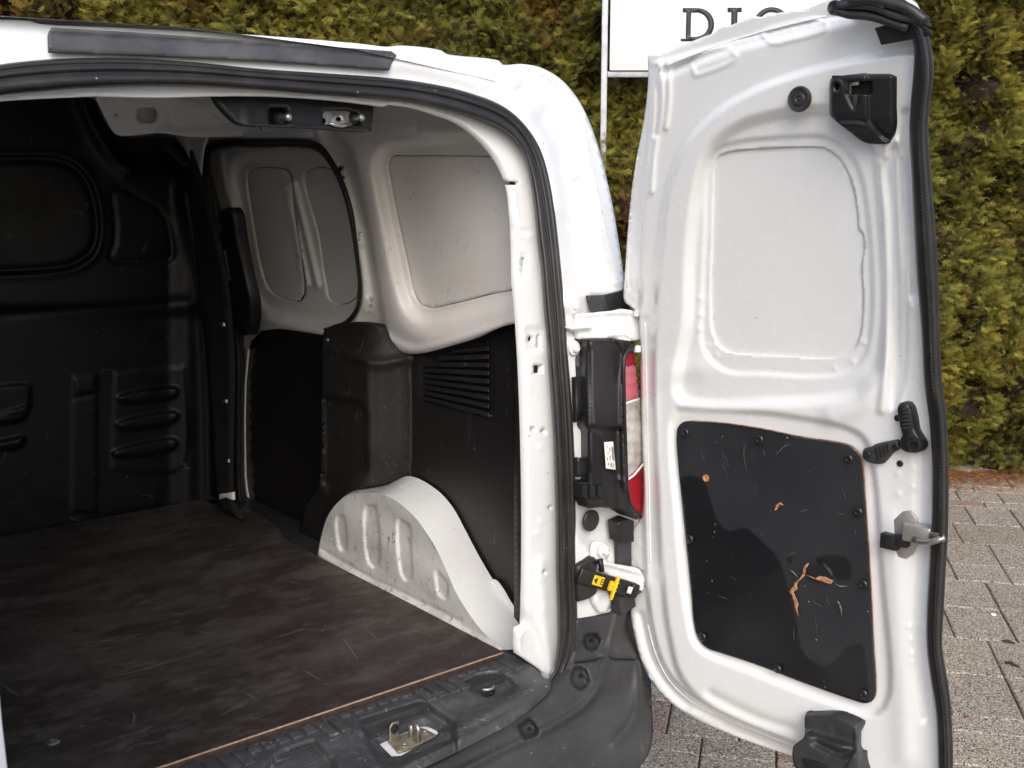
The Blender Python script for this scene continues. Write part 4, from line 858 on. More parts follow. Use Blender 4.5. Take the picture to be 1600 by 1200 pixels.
# plug in the door panel
c = DOOR.one(1250,155,dh(1250,155)+.004)
dp(lathe('door_plug', RUBBER, c, DN, [(.0205,0),(.0205,.003),(.018,.006),(.013,.0045),(.011,.0045),(.009,.007),(.005,.007),(.003,.005),(.001,.006)], None, 32))
# upper latch housing
UL = DOOR.shifted(0)
def ul_g(x, y):
    h = .010 + .030*sstep(1352,1358,x)*0
    return h
LHO = [(1296,136),(1298,123),(1306,120),(1350,114),(1388,113),(1393,118,1),(1393,180),(1394,215),(1388,222),(1365,225),(1350,222),(1330,208),(1305,188),(1297,180),(1296,160)]
dp(sheet('upper_latch_housing', PLAST, LHO, DOOR, [('fn', lambda x, y: .030*sstep(1294,1300,x)*sstep(112,119,y)*(1-sstep(0,1,(y-x*.62-(-640+8))/30)*0)), ('poly', [(1354,112,1),(1396,112,1),(1396,226,1),(1378,215,1),(1356,190,1)], -.008, 5), ('line', [(1300,188),(1354,190),(1376,212)], -.006, 5), ('line', [(1357,190),(1377,214)], .005, 3), ('poly', [(1320,145,1),(1345,140,1),(1340,165),(1334,172),(1328,162)], -.004, 4), ('loop', ell(1307,136,8.5,10), .003, 2), ('fn', lambda x, y: -.016*sstep(186,222,y))], 3.2, holes=[rrect(1322.5,126,1362,148,4), ell(1307,135,4.5,6,16)], thick=.03, off=PAN-.004))
dp(slab('latch_opening', VOID, [(1300,118,1),(1370,118,1),(1370,155,1),(1300,155,1)], DOOR, .001, PAN+.006, .0003))
dp(slab('latch_claw', STEELD, [(1324,138),(1325,130),(1333,127),(1342,127,1),(1342,133,1),(1330,134),(1328,148),(1324,146)], DOOR, .006, PAN+.010, .002))
dp(slab('latch_pawl', PLAST_D, [(1332,148,1),(1340,147,1),(1338,165),(1335,170),(1332,162)], DOOR, .003, PAN+.022, .001))
# trim board with its screws; a reflection is painted into the board's colour and gloss as pale and dark areas
def painted_reflection(o):
    dark_refl = [[(1066,745),(1095,748),(1110,780),(1120,812),(1140,830),(1162,824),(1195,850),(1215,872),(1228,905),(1238,950),(1247,985),(1250,1010),(1265,1030),(1285,1040),(1305,1032),(1322,1012),(1345,1006),(1354,1040),(1356,1085),(1350,1105),(1215,1060),(1090,1015),(1060,930),(1055,800)],
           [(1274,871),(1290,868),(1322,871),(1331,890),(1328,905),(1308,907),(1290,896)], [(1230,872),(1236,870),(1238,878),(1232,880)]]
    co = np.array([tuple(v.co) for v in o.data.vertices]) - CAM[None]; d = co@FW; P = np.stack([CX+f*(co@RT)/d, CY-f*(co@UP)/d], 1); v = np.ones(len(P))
    for w_ in dark_refl:
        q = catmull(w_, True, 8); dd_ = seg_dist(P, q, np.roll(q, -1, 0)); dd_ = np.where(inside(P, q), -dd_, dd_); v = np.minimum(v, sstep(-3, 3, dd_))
    ca = o.data.color_attributes.new('painted_reflection', 'FLOAT_COLOR', 'POINT'); ca.data.foreach_set('color', np.stack([v, v, v, np.ones(len(v))], 1).astype(np.float32).ravel())
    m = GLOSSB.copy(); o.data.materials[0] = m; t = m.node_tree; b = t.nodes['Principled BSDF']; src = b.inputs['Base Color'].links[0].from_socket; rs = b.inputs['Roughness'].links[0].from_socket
    a = t.nodes.new('ShaderNodeAttribute'); a.attribute_name = 'painted_reflection'; x = t.nodes.new('ShaderNodeMix'); x.data_type = 'RGBA'; x.blend_type = 'ADD'; t.links.new(a.outputs['Fac'], x.inputs[0]); t.links.new(src, x.inputs[6]); x.inputs[7].default_value = (.014,.0145,.017,1); t.links.new(x.outputs[2], b.inputs['Base Color'])
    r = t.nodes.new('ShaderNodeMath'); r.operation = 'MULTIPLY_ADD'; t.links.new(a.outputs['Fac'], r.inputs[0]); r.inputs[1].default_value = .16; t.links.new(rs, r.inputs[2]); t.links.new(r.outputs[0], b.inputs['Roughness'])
TB = [(1057,683),(1059,668),(1068,659),(1080,658),(1130,662),(1187,670),(1250,683),(1310,692),(1328,697),(1341,708),(1347,725),(1352,790),(1357,860),(1361,930),(1364,1000),(1368,1060),(1368,1085),(1362,1096),(1350,1099),(1336,1095),(1250,1065),(1180,1038),(1125,1020),(1105,1013),(1092,1000),(1084,975),(1080,930),(1074,870),(1066,790),(1060,730)]
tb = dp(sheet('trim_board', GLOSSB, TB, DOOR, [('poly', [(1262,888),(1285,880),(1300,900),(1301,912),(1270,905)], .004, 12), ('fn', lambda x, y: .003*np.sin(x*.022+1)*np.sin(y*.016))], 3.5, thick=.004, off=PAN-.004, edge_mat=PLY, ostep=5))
painted_reflection(tb)
dp(strip('board_edge_line', PLY, [(1080,656.5),(1130,660),(1187,668),(1250,681),(1310,690),(1329,695),(1343,706.5),(1349,725),(1354,790),(1359,860),(1363,930),(1366,1000),(1370,1060)], [(1080,658.5),(1130,662),(1187,670),(1250,683),(1310,692),(1328,697),(1341,708),(1347,725),(1352,790),(1357,860),(1361,930),(1364,1000),(1368,1060)], DOOR, [(0,PAN-.006),(.3,PAN-.002),(1,PAN-.0035)], 90))
for (x, y) in ((1071,676),(1187,687),(1326,717),(1078,842),(1098,995),(1215,1045),(1349,913),(1349,1084),(1341,800)):
    c = DOOR.one(x, y, PAN-.003+.003); dp(lathe('board_screw', PLAST, c, DN, [(.0085,0),(.0085,.002),(.0065,.004),(.004,.004),(.003,.0025)], None, 16))
# knocked out hole and torn fibre
dp(lathe('board_hole', WOODR, DOOR.one(1103,747,PAN+.001), DN, [(.0075,0),(.0068,.0012),(.004,-.0004),(.002,-.001)], None, 14))
SCUFF = M('pale_scuff', (.16,.155,.14), .7, var=[(200,.45,.6,(.03,.03,.03))])
tears = [[(1260,881),(1264,880),(1259,888),(1257,900),(1248,908),(1244,915),(1246,921),(1239,925),(1243,934),(1247,944),(1245,952),(1248,966),(1242,952),(1240,940),(1237,930),(1232,924),(1240,916),(1241,911),(1250,903),(1254,896),(1255,886)],
         [(1257,897),(1266,901),(1274,904),(1280,900),(1290,902),(1301,908),(1298,913),(1288,910),(1276,906),(1264,901)], [(1209,799),(1213,788),(1219,785),(1224,790),(1218,789),(1213,797)]]
for t_ in tears: dp(sheet('torn_patch', WOODR, t_, DOOR, [('dots', [(x_+2, y_) for x_, y_ in t_[::2]], .003, 3)], 2.2, thick=.002, off=PAN+.001, curve=False))
dp(sheet('tear_gap', VOID, [(1262,884),(1280,882),(1290,890),(1300,904),(1284,900),(1268,899),(1262,893)], DOOR, [], 4, thick=0, off=PAN+.0012, curve=False))
for t_ in ([(1231,889),(1238,892),(1244,898),(1247,903),(1243,900),(1237,894)], [(1306,937),(1311,941),(1315,950),(1316,972),(1313,955),(1309,944)], [(1301,910),(1312,915),(1326,916),(1312,918)]):
    dp(sheet('tear_edge', SCUFF, t_, DOOR, [], 3, thick=.0005, off=PAN+.0008, curve=False))
def marks(name, lines, surf, off, w_, mat, parent):
    V = []; F = []
    for L_ in lines:
        q = catmull(L_, False, 6); 
        for i in range(len(q)-1):
            a, b = surf.at([q[i]], off)[0], surf.at([q[i+1]], off)[0]; d = (b-a)/max(np.linalg.norm(b-a), 1e-6); sdv = np.cross(d, surf.N); t0 = math.sin(math.pi*(i+.15)/len(q)); t1 = math.sin(math.pi*(i+1)/len(q)); k = len(V)
            V += [a-sdv*w_*t0, a+sdv*w_*t0, b+sdv*w_*t1, b-sdv*w_*t1]; F.append((k, k+1, k+2, k+3))
    return tag(mesh_obj(name, V, F, mat, None, False), kind='stuff')
SCR = M('scratch_grey', (.085,.085,.09), .6)
bl = [[(1127,700),(1131,722),(1136,748)],[(1128,702),(1134,715),(1138,730)],[(1125,715),(1130,735)],[(1163,688),(1162,705),(1166,735)],[(1166,690),(1161,715)],[(1209,715),(1232,690)],[(1211,712),(1222,700),(1236,694)],[(1245,803),(1262,795)],[(1262,735),(1266,737)],[(1306,802),(1318,804)],
      [(1334,822),(1337,835)],[(1315,762),(1322,780)],[(1266,936),(1276,944),(1284,948)],[(1272,960),(1277,985)],[(1170,825),(1180,829),(1182,833)],[(1258,1013),(1262,1022)],[(1230,868),(1245,862)],[(1198,792),(1206,800)],[(1290,930),(1296,946)],[(1240,980),(1241,1000)],[(1192,700),(1195,712)],[(1140,900),(1150,906)],[(1093,700),(1101,722)],[(1120,930),(1136,936)]]
o = marks('scratch_marks', bl, DOOR, PAN-.0008, .0007, SCR, None); o.parent = door
# emergency handle, bump stop, striker, lower latch housing
hd = [(1405,634),(1408,629),(1421,629),(1426,636),(1431,655),(1434,672),(1442,686),(1443,697),(1436,706),(1424,707),(1411,702),(1408,690),(1412,682),(1408,665),(1406,648)]
dp(slab('release_lever', PLAST, hd, DOOR, .026, dh(1420,660)-.004, .006))
for k in range(6):
    y_ = 638+k*6; dp(slab('lever_rib', PLAST_D, [(1409+k*.3,y_,1),(1421+k*.6,y_-1,1),(1421+k*.6,y_+2,1),(1409+k*.3,y_+3,1)], DOOR, .003, dh(1420,660)+.0215, .001))
dp(lathe('lever_hub', PLAST, DOOR.one(1434,694,dh(1430,690)+.016), DN, [(.013,-.01),(.013,.012),(.011,.015),(.0065,.015),(.006,.009),(.003,.009),(.002,.011)], None, 24))
bs = [(1349,704),(1352,700),(1360,699),(1368,694),(1390,689),(1402,687),(1406,692),(1405,701),(1395,708),(1380,724),(1374,725),(1355,721),(1349,716)]
dp(slab('bump_stop', PLAST_D, bs, DOOR, .014, dh(1378,708)-.002, .004))
for (x, y) in ((1356,710),(1400,698)): dp(lathe('stop_screw', PLAST, DOOR.one(x, y, dh(1378,708)+.011), DN, [(.006,0),(.006,.003),(.004,.004),(.003,.002)], None, 12))
for k in range(4): dp(slab('stop_rib', PLAST, [(1367+k*6,699-k*2,1),(1369+k*6,699-k*2,1),(1373+k*5,719-k*4,1),(1371+k*5,720-k*4,1)], DOOR, .003, dh(1378,708)+.011, .001))
for (x, y) in ((1403,653),(1407,724)): dp(lathe('small_plug', RUBBER, DOOR.one(x, y, dh(x,y)-.001), DN, [(.0055,0),(.0055,.003),(.003,.004),(.002,.002)], None, 14))
dp(slab('striker_mount', STEELD, [(1397,812,1),(1411,799,1),(1422,798,1),(1433,810,1),(1434,850,1),(1427,866,1),(1416,873,1),(1404,870,1),(1398,856,1)], DOOR, .004, dh(1415,835), .001))
c0, c1 = DOOR.one(1421,833,PAN), DOOR.one(1421,833,PAN)
Bz = np.array([0,0,1.])
bx = DOOR.one(1430,834,PAN+.012)
dp(box('striker_body', STEELD, DOOR.one(1436,833,PAN+.013), [DD, DN, Bz], (.048,.026,.030), None, .003))
p0, p1 = DOOR.one(1428,842,PAN+.030), DOOR.one(1452,836,PAN+.030)
uu = [p0, DOOR.one(1440,848,PAN+.034), DOOR.one(1452,848,PAN+.036), DOOR.one(1466,844,PAN+.036), DOOR.one(1474,841,PAN+.034), DOOR.one(1472,838,PAN+.030), DOOR.one(1455,836,PAN+.026)]
dp(tube('striker_bar', STEEL, uu, .0055, None, 12))
dp(box('striker_block', PLAST, DOOR.one(1392,845,PAN+.010), [DD, DN, Bz], (.030,.022,.026), None, .002))
dp(box('striker_guide', PLAST, DOOR.one(1410,845,PAN+.012), [DD, DN, Bz], (.024,.018,.018), None, .002))
for (x, y) in ((1417,815),(1418,861)): dp(lathe('striker_bolt', STEEL, DOOR.one(x, y, PAN), DN, [(.0075,0),(.0075,.003),(.005,.004),(.003,.002)], None, 14))
LL = [(1259,1103),(1262,1095),(1268,1094),(1300,1106),(1344,1124),(1354,1132),(1359,1145),(1361,1180),(1365,1215,1),(1365,1250,1),(1255,1210,1),(1258,1150)]
dp(slab('lower_latch_flange', PLAST, LL, DOOR, .010, PAN-.012, .004))
LM = [(1261,1118),(1266,1112),(1280,1114),(1330,1134),(1342,1142),(1342,1155),(1338,1180),(1320,1196),(1300,1215,1),(1250,1205,1),(1240,1185),(1240,1165),(1255,1158)]
def low_h(x, y): return .050*sstep(1104,1122,y)*sstep(1350,1338,x) + .030*sstep(1148,1164,y+ (1300-x)*.3)
dp(sheet('lower_latch_housing', PLAST_D, [(1258,1118),(1264,1110),(1280,1113),(1330,1132),(1346,1144),(1350,1165),(1346,1200,1),(1340,1240,1),(1246,1205,1),(1239,1190),(1240,1166),(1256,1152)], DOOR, [('fn', low_h), ('line', [(1275,1160),(1315,1178),(1335,1172)], -.012, 6), ('line', [(1340,1145),(1337,1175),(1325,1200)], .006, 4)], 3.5, thick=.06, off=PAN-.015))
dp(slab('lower_latch_claw', PLAST, [(1255,1184,1),(1268,1186,1),(1282,1190,1),(1300,1200,1),(1290,1210,1),(1262,1200,1)], DOOR, .02, PAN+.050, .003))

# ------------------------------------------------------------------ left rear door, open, its lower corner just in view
def left_door():
    th = R(60.5); Hh = np.array([-.885, -.13, 0]); D = np.array([math.cos(th), -math.sin(th), 0]); Nn = np.array([math.sin(th), math.cos(th), 0])
    prof = [(.0,.58),(.06,.50),(.20,.465),(.58,.46),(.66,.475),(.715,.53),(.725,.62),(.70,.85),(.66,1.2),(.62,1.55),(.58,1.76),(.40,1.80),(.2,1.76),(.10,1.6),(.03,1.25),(.0,1.0)]
    pts = catmull([p for p in prof], True, .05); V = []
    n = len(pts)
    for o_ in (0, .04):
        for a, z in pts: V.append(Hh + D*a + Nn*(o_ + lean(np.array([z]), 0)[0]) + np.array([0,0,z]))
    F = [tuple(range(n))[::-1], tuple(range(n, 2*n))] + [(i, (i+1) % n, n+(i+1) % n, n+i) for i in range(n)]
    o = bevel(mesh_obj('rear_door', V, F, PAINT, van, False), .004)
    pb = catmull([(.1,.56),(.6,.56),(.62,.8),(.58,1.02),(.1,1.04)], True, .05); V = []
    for o_ in (.04, .045):
        for a, z in pb: V.append(Hh + D*a + Nn*(o_+.001) + np.array([0,0,z]))
    n = len(pb); F = [tuple(range(n))[::-1], tuple(range(n, 2*n))] + [(i, (i+1) % n, n+(i+1) % n, n+i) for i in range(n)]
    b = mesh_obj('trim_board', V, F, GLOSSB, None, False); b.parent = o
left_door()

# ------------------------------------------------------------------ ground and paving
aP = R(52.2); e1 = np.array([math.sin(aP), math.cos(aP), 0]); e2 = np.array([math.cos(aP), -math.sin(aP), 0])
g_ = 150
gm = M('far_ground', (.20,.175,.145), .95, var=[(2,.4,.7,(.16,.14,.12))], bump=(60,.5,.004))
gr = mesh_obj('ground', [(-g_,-g_,-.02),(g_,-g_,-.02),(g_,g_,-.02),(-g_,g_,-.02)], [(0,1,2,3)], gm); tag(gr, kind='structure')
pav = bpy.data.objects.new('paving', None); COL.objects.link(pav); tag(pav, kind='structure')
bed = mesh_obj('joint_bed', [tuple(e1*a+e2*b+np.array([0,0,-.009])) for a, b in ((-6,-9),(9,-9),(9,9),(-6,9))], [(0,1,2,3)], SAND, pav)
CELL = .1036; I0, I1, J0, J1 = -44, 62, -70, 60
occ = np.zeros((I1-I0, J1-J0), bool); stones = []
shapes = [((2,2),4),((3,2),3),((2,1),1.2),((1,2),1.2),((4,2),1.5)]
for j in range(0, J1-J0-1):
    pass
rs_ = random.Random(11)
colo = 0
i = -26
rows = []
up = 0
while up < I1: 
    k = {0: 2, 2: 1, 3: 3}.get(up, rs_.choices([1,2,3,4],[1.5,3,4,2])[0]); rows.append((up, k)); up += k
up = 0
while up > I0: k = rs_.choices([1,2,3],[2,3,1])[0] if up < -1 else 1; up -= k; rows.append((up, k))
ph = 0
for (u_, k) in rows:
    j = -2*(abs(J0)//2) + (ph % 2) - 3; ph += rs_.choice([1,1,1,2])
    while j < J1:
        w_ = rs_.choices([2,1,3],[8,1.2,1.2])[0]; stones.append((u_-I0, j-J0, k, w_)); j += w_
def stone_geo(w, h):
    gap = .0055; b = .004; d = .03
    x0, x1, y0, y1 = gap/2, w*CELL-gap/2, gap/2, h*CELL-gap/2; V = []
    for (ins, z) in ((0,-d),(0,-b),(b,0)):
        V += [(x0+ins, y0+ins, z), (x1-ins, y0+ins, z), (x1-ins, y1-ins, z), (x0+ins, y1-ins, z)]
    F = [(8,9,10,11)] + [(r*4+k, r*4+(k+1) % 4, (r+1)*4+(k+1) % 4, (r+1)*4+k) for r in (0,1) for k in range(4)]
    return np.array(V), F
tints = [(1,1,1),(.94,.935,.93),(1.05,1.035,1.0),(.90,.865,.85),(.98,.95,.91)]
def stone_mesh(w, h, ti):
    key = (w, h, ti)
    if key not in ROOTS:
        V, F = stone_geo(w, h); me = bpy.data.meshes.new('paver_stone'); W = V[:, :1]*e1[None]+V[:, 1:2]*e2[None]; W[:, 2] += V[:, 2]
        me.from_pydata([tuple(v) for v in W], [], F); me.materials.append(PAVER)
        ca = me.color_attributes.new('col', 'FLOAT_COLOR', 'POINT'); 
        for k in range(len(W)): ca.data[k].color = (*(tints[ti] if ti < 5 else (.86,.74,.72)), 1)
        ROOTS[key] = me
    return ROOTS[key]
base = e1*1.406 + e2*.631
def vis_score(c):
    v = c-CAM; d = v@FW
    if d < .2: return 1e9
    x = CX+f*(v@RT)/d; y = CY-f*(v@UP)/d
    if (1000 < x < 1260 and 1060 < y < 1220) or (1465 < x < 1620 and 735 < y < 1220): return d
    if -50 < x < 1650 and 700 < y < 1250: return d+50
    return d+500
rec = []
for (i, j, w_, h_) in stones:
    o_ = base + e1*(i+I0)*CELL + e2*(j+J0)*CELL; c = o_ + e1*w_*CELL/2 + e2*h_*CELL/2
    if c@e1 > 8.5 or c@e1 < -5 or abs(c@e2) > 7: continue
    rec.append((vis_score(c), o_, w_, h_))
rec.sort(key=lambda r: r[0])
BV = []; BF = []; BC = []
for k, (s, o_, w_, h_) in enumerate(rec):
    ti = rs_.choices(range(6), [6,2,2,.8,3,.3])[0]; dz = rs_.uniform(-.0012,.0012)
    if k < 290:
        o = bpy.data.objects.new('paver_stone', stone_mesh(w_, h_, ti)); COL.objects.link(o); o.location = (o_[0], o_[1], dz)
        o.rotation_euler = (rs_.uniform(-.004,.004), rs_.uniform(-.004,.004), rs_.uniform(-.004,.004)); o.parent = pav
    else:
        V, F = stone_geo(w_, h_); W = V[:, :1]*e1[None]+V[:, 1:2]*e2[None]+o_[None]; W[:, 2] += V[:, 2]+dz; b = len(BV)
        BV += [tuple(v) for v in W]; BF += [tuple(b+q for q in ff_) for ff_ in F]; BC += [(*(tints[ti] if ti < 5 else (.86,.74,.72)), 1)]*len(W)
ro = mesh_obj('paver_stones', BV, BF, PAVER, pav, False); ca = ro.data.color_attributes.new('col', 'FLOAT_COLOR', 'POINT'); ca.data.foreach_set('color', np.array(BC).ravel()); tag(ro, kind='stuff')

# ------------------------------------------------------------------ hedge
HA = np.array([4.94, 1.41, 0.]); HB = np.array([5.281, 1.168, 0.]); hd_ = (HB-HA)/np.linalg.norm(HB-HA)
hn = np.array([hd_[1], -hd_[0], 0.]); 
if hn@(CAM-HA) < 0: hn = -hn
hedge = thing('thuja_hedge', 'tall clipped yellow-green thuja hedge with brown patches behind the van', 'hedge', tuple(HA))
HL, HR, HH = -7.2, 2.2, 3.7
def lump_noise(a, z, seed, sc):
    r = np.random.default_rng(seed); v = np.zeros_like(a)
    for k in range(14):
        an = r.uniform(0, 2*math.pi); fr = sc*r.uniform(.6, 1.6); ph = r.uniform(0, 6.28); v += np.sin((a*math.cos(an)+z*math.sin(an))*fr*6.28+ph)
    return v/3.7
def hedge_depth(a, z):     # metres in front of the base line
    d = .10*lump_noise(a, z, 3, 1.1) + .08*lump_noise(a, z, 4, 2.8) + .055*lump_noise(a, z, 5, 5.8)
    d = d - .10*np.clip(z-.1, 0, 4)/1.8 - .06
    d = d + .30*np.exp(-((a+1.95)/.35)**2)*sstep(2.0, 1.75, z) + .12*sstep(.5, 0, z)
    # dark hollows
    hol = lump_noise(a, z, 9, 1.7); d = d - .28*sstep(.85, 1.7, hol)
    return d
def hp(a, z, d): return HA[None] + a[:, None]*hd_[None] + d[:, None]*hn[None] + z[:, None]*np.array([[0,0,1.]])
na, nz = 190, 80
ga, gz = np.meshgrid(np.linspace(HL, HR, na), np.linspace(0, HH, nz)); A_, Z_ = ga.ravel(), gz.ravel()
P_ = hp(A_, Z_, hedge_depth(A_, Z_)-.09)
V = [tuple(p) for p in P_] ; F = [(r*na+c, r*na+c+1, (r+1)*na+c+1, (r+1)*na+c) for r in range(nz-1) for c in range(na-1)]
nb = len(V); bk = [(HL,0,-1.0),(HR,0,-1.0),(HR,HH,-.9),(HL,HH,-.9)]
V += [tuple((HA+a*hd_+d*hn+np.array([0,0,z]))) for a, z, d in bk]
F += [(nb, nb+3, nb+2, nb+1), ((nz-1)*na, (nz-1)*na+na-1, nb+2, nb+3), tuple([r*na for r in range(nz)] + [nb+3, nb]), tuple([r*na+na-1 for r in range(nz)][::-1] + [nb+1, nb+2])]
mesh_obj('branch_mass', V, F, HEDGE_IN, hedge)
def sprays():
    # one flat feathery spray: a midrib with side leaflets; 4 variants
    variants = []
    for s in range(6):
        r = np.random.default_rng(40+s); T = []
        nl = 8
        for k in range(nl):
            t = .12+.85*k/nl; bx, by = t, .10*math.sin(t*2.2)*(1 if s % 2 else -1)
            for sd_ in (-1, 1):
                ln = (.42-.30*t)*r.uniform(.75,1.25)+.10; an = sd_*R(r.uniform(28,50)); dx, dy = math.cos(an)*ln, math.sin(an)*ln; wd = .030*r.uniform(.8,1.3)
                px_, py_ = -math.sin(an)*wd, math.cos(an)*wd
                zz = r.uniform(-.05,.05)
                T.append([(bx-px_*.6,by-py_*.6,0),(bx+dx,by+dy,zz-.04*abs(dy)*3),(bx+px_*.6,by+py_*.6,0)])
                if k < 5: T.append([(bx+dx*.35,by+dy*.35,zz*.3),(bx+dx*.35+math.cos(an*.3)*ln*.45, by+dy*.35+math.sin(an*.3)*ln*.45+sd_*.02, zz),(bx+dx*.5+px_*.5,by+dy*.5+py_*.5,zz*.5)])
        T.append([(0,-.015,0),(1.08,.0,-.05),(0,.015,0)])
        variants.append(np.array(T))
    N = 215000; r = np.random.default_rng(5)
    a = r.uniform(HL, HR, N); z = r.uniform(.0, 1, N)*HH
    # keep density to what can be seen: full where in view
    Pj = hp(a, z, a*0)-CAM[None]; dj = Pj@FW; xj = CX+f*(Pj@RT)/dj; yj = CY-f*(Pj@UP)/dj
    see = (xj > -60) & (xj < 1660) & (yj > -70) & (yj < 800) & ~((xj < 830) & (yj > 190)) & ~((xj > 1090) & (xj < 1370) & (yj > 90))
    k0 = see | (r.uniform(0, 1, N) < np.where((xj > 700) & (xj < 1700), .55, .12)); a, z = a[k0], z[k0]; N = len(a)
    d0 = hedge_depth(a, z); d = d0 + r.uniform(-.09, .05, N)
    hol = lump_noise(a, z, 9, 1.7)
    keep = r.uniform(0, 1, N) > .75*sstep(1.0, 1.6, hol); a, z, d, d0, hol = a[keep], z[keep], d[keep], d0[keep], hol[keep]; N = len(a)
    P = hp(a, z, d)
    # direction: outward and up, random in the face plane
    fan = r.normal(0, .9, N); upw = r.uniform(-.35, .9, N); outw = r.uniform(.35, 1.1, N)
    X = hd_[None]*np.sin(fan)[:, None] + np.array([[0,0,1.]])*upw[:, None] + hn[None]*outw[:, None]; X /= np.linalg.norm(X, axis=1, keepdims=True)
    q = r.normal(0, 1, (N, 3)); q = q + hn[None]*.8 + np.array([[0,0,.6]]); Zv = q - (q*X).sum(1)[:, None]*X; Zv /= np.linalg.norm(Zv, axis=1, keepdims=True); Yv = np.cross(Zv, X)
    sc = r.uniform(.038, .088, N)
    # colours
    tone = lump_noise(a, z, 21, .9)*.5 + r.normal(0, .55, N)
    yg = np.array([.345,.300,.050]); gr_ = np.array([.135,.155,.036]); br = np.array([.26,.13,.035]); dk = np.array([.070,.066,.016])
    t = sstep(-1.2, 1.2, tone)[:, None]; C = gr_*(1-t)+yg*t
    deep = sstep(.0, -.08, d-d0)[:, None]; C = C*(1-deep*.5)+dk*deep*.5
    bp = (sstep(.9, 1.5, lump_noise(a, z, 33, 1.3)+r.normal(0,.35,N)) + (r.uniform(0,1,N) < .035))[:, None].clip(0, 1); C = C*(1-bp*.8)+br*bp*.8
    red = (sstep(1.25, 1.7, lump_noise(a, z, 57, 1.0)) * (r.uniform(0,1,N) < .5))[:, None]; C = C*(1-red)+np.array([.16,.055,.03])*red
    C = C*r.uniform(.6, 1.4, (N, 1))
    va = r.integers(0, 6, N); VV = []; CC = []
    for s in range(6):
        m = va == s; T = variants[s]; k = T.reshape(-1, 3); 
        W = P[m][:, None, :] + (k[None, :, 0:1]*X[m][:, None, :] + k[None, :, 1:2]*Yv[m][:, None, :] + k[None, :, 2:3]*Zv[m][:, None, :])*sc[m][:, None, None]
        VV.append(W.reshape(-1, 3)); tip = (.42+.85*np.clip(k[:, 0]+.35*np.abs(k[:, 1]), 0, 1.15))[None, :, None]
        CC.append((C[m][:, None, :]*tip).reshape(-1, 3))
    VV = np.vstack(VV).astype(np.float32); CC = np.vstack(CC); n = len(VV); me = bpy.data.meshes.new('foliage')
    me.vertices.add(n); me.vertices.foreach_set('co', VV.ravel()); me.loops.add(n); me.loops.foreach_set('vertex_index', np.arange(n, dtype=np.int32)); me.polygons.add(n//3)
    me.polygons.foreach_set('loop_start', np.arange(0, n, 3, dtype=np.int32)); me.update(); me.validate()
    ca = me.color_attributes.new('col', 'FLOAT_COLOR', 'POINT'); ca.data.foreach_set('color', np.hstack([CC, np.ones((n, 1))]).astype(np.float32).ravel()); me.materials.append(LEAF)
    o = bpy.data.objects.new('foliage', me); COL.objects.link(o); attach(o, hedge); tag(o, kind='stuff'); return n//3
print('hedge tris', sprays())
for k in range(9):
    a = HL + .5 + k*1.02; b = HA + a*hd_ - hn*.45
    tube('trunk', TWIG, [b, b+np.array([.03,.02,1.2]), b+np.array([0,.05,2.8])], [.06,.045,.02], hedge, 8)
# fallen needles at the hedge foot
def litter():
    r = np.random.default_rng(8); N = 15000; a = r.uniform(-2.5, HR, N); d = np.abs(r.normal(0, .17, N)) - .02; P = hp(a, np.full(N, .004)+r.uniform(0,.012,N), d); V = []; C = []
    for p in P:
        an = r.uniform(0, 6.28); l = r.uniform(.006,.02); w_ = r.uniform(.002,.006); u = np.array([math.cos(an), math.sin(an), r.uniform(-.2,.2)])*l; v = np.array([-math.sin(an), math.cos(an), 0])*w_
        V += [p-u, p+v, p+u, p-v]; c = [(.46,.15,.045),(.36,.16,.05),(.22,.09,.035),(.50,.24,.08)][r.integers(0,4)]; C += [c]*4
    F = [(4*i, 4*i+1, 4*i+2, 4*i+3) for i in range(N)]; o = mesh_obj('leaf_litter', V, F, LEAF, None, False)
    ca = o.data.color_attributes.new('col', 'FLOAT_COLOR', 'POINT'); ca.data.foreach_set('color', np.array([(*c, 1) for c in C], np.float32).ravel())
    tag(o, 'rusty brown fallen thuja needles strewn along the hedge foot', 'leaf litter', kind='stuff')
litter()
# fallen leaves, twigs and a pebble on the paving
GP = Surf((0,0,.001), (1,0,0), (0,0,1))
LRED = M('fallen_leaf_red', (.42,.12,.05), .8, var=[(150,.4,.7,(.25,.08,.03))])
def fallen_leaf(x, y, s, rot, label):
    c = GP.one(x, y); pts = []
    for k in range(16):
        a = 2*math.pi*k/16; rr_ = s*(1 if k % 4 == 0 else (.45 if k % 2 == 0 else .6)); pts.append((rr_*math.cos(a+rot), rr_*.6*math.sin(a+rot)))
    V = [c+np.array([0,0,.006])] + [c+np.array([p[0], p[1], .002+.004*abs(math.sin(3*i))]) for i, p in enumerate(pts)]; F = [(0, 1+i, 1+(i+1) % 16) for i in range(16)]
    o = mesh_obj('fallen_leaf', V, F, LRED, None, True); tag(o, label, 'leaf', 'fallen leaves on the paving')
fallen_leaf(1510,1121,.020,.3, 'largest orange-red fallen leaf on the paving close to the open door')
fallen_leaf(1569,984,.013,1.2, 'small orange fallen leaf on the paving just behind the dark twigs')
fallen_leaf(1491,834,.014,.8, 'small orange fallen leaf on the paving beside the door striker')
def twig(x0, y0, x1, y1, label):
    a, b = GP.one(x0, y0, .004), GP.one(x1, y1, .004); m = (a+b)/2 + np.array([.004,.006,.003]); q = (a+m)/2+np.array([.004,-.002,0]); s_ = (m+b)/2+np.array([-.003,.002,0])
    o = tube('twig', TWIG, [a, q, m, s_, b], [.004,.005,.005,.0045,.003], None, 8); tag(o, label, 'twig', 'dark twigs on the paving')
twig(1567,1002,1586,1005, 'shorter dark twig on the paving, nearer the hedge'); twig(1570,1035,1593,1042, 'longer curved dark twig on the paving, nearer the camera')
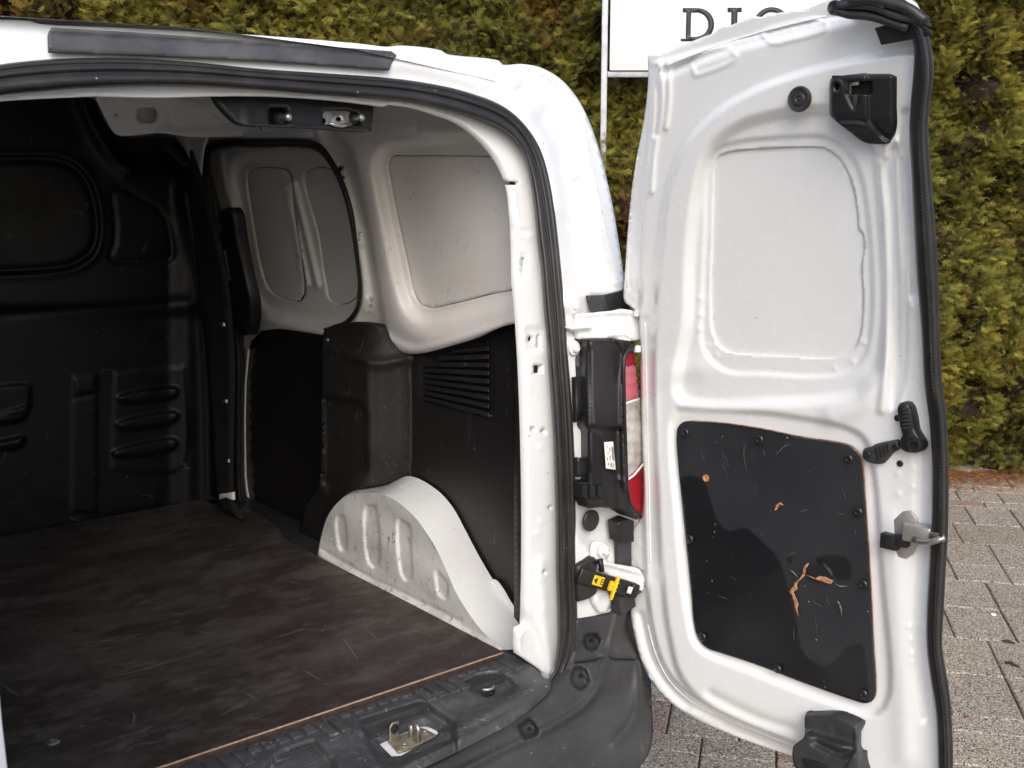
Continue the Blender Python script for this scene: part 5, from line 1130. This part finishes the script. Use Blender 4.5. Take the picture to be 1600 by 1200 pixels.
o = lathe('pebble', BRIGHT, GP.one(1552,961), (0,0,1), [(.010,0),(.011,.003),(.008,.006),(.003,.007)], None, 12); tag(o, 'small white pebble lying on the grey paving beyond the twigs', 'pebble')

# ------------------------------------------------------------------ sign on posts in the hedge
sg = thing('sign_board', 'white sign on galvanised square posts with dark serif capital letters', 'sign', (0,0,0))
sN = -np.array([math.sin(yaw), math.cos(yaw), 0]); dist = 5.60
SGN = Surf(CAM*np.array([1,1,0]) - sN*dist + np.array([0,0,0]), RT, sN)
def sgp(x, y, off=0.): return SGN.one(x, y, off)
def bar(name, x0, y0, x1, y1, w_, mat, par, depth=.03, off=0.):
    a, b = sgp(x0, y0, off), sgp(x1, y1, off); d = b-a; L = np.linalg.norm(d); d /= L; sdv = np.cross(d, sN)
    return box(name, mat, (a+b)/2 - sN*depth/2, [d, sdv, sN], (L, w_, depth), par, .002)
pxm = dist/ (f*math.cos(pitch)) # metres per pixel approx
zt = 3.05
p_top = sgp(944.5, 0); xpost = sgp(944.5, 90)
sg.location = (float(xpost[0]), float(xpost[1]), 0)
def vpost(x):
    c = sgp(x, 90); return box('post', GALV, (c[0]-sN[0]*.015, c[1]-sN[1]*.015, zt/2), [RT, -sN, (0,0,1)], (.030,.030,zt), sg, .002)
vpost(944.5)
cR = sgp(944.5,90) + RT*1.44; box('post', GALV, (cR[0]-sN[0]*.015, cR[1]-sN[1]*.015, zt/2), [RT, -sN, (0,0,1)], (.030,.030,zt), sg, .002)
zr = sgp(980,116)[2]; zrb = sgp(1000,111)[2]
cm_ = sgp(944.5,90) + RT*.72
box('frame_rail', GALV, (cm_[0]-sN[0]*.015, cm_[1]-sN[1]*.015, zr), [RT, -sN, (0,0,1)], (1.408,.028,.028), sg, .002)
box('frame_rail', GALV, (cm_[0]-sN[0]*.015, cm_[1]-sN[1]*.015, zt-.02), [RT, -sN, (0,0,1)], (1.408,.028,.028), sg, .002)
pz0, pz1 = zr+.017, zt-.04
pc = np.array([cm_[0], cm_[1], (pz0+pz1)/2]) + sN*.006
box('sign_panel', SIGNW, pc, [RT, -sN, (0,0,1)], (1.390,.012,pz1-pz0), sg, .002)
def letter(name, polys_px, holes_px=()):
    objs = []
    q = sheet(name, LETTER, polys_px, SGN, [], 8, holes=list(holes_px), thick=.003, off=.0155); attach(q, sg); return q
# D: slab serif, stem, bowl (continues down behind the door)
def circle_arc(cx, cy, rx, ry, a0, a1, n=14): return [(cx+rx*math.cos(R(a)), cy+ry*math.sin(R(a)), 1) for a in np.linspace(a0, a1, n)]
letter('letter', [(1067,12.5,1),(1093,12.5,1)] + circle_arc(1090,38,26,25.5,-86,86) + [(1090,64,1),(1064,64,1),(1064,60.5,1),(1071.5,60.5,1),(1072.5,19,1),(1067,19,1)], [[(1080,19.5,1),(1090,19.3,1)] + circle_arc(1089,38,18,18.8,-84,84) + [(1089,57.5,1),(1079,57.5,1)]])
letter('letter', [(1137,12,1),(1159,12,1),(1159,18.5,1),(1152.5,18.5,1),(1151.5,58,1),(1158,58,1),(1158,64,1),(1136,64,1),(1136,58,1),(1142,58,1),(1143,18.5,1),(1137,18.5,1)])
letter('letter', circle_arc(1206,38,28,27,-35,-325,24) + circle_arc(1206,38,19,19.5,-325,-35,24))
letter('letter', [(1262,12,1),(1284,12,1),(1284,18.5,1),(1277,18.5,1),(1277,58,1),(1284,58,1),(1284,64,1),(1262,64,1),(1262,58,1),(1268,58,1),(1268,18.5,1),(1262,18.5,1)]) if False else None
print('objects', len(bpy.data.objects))
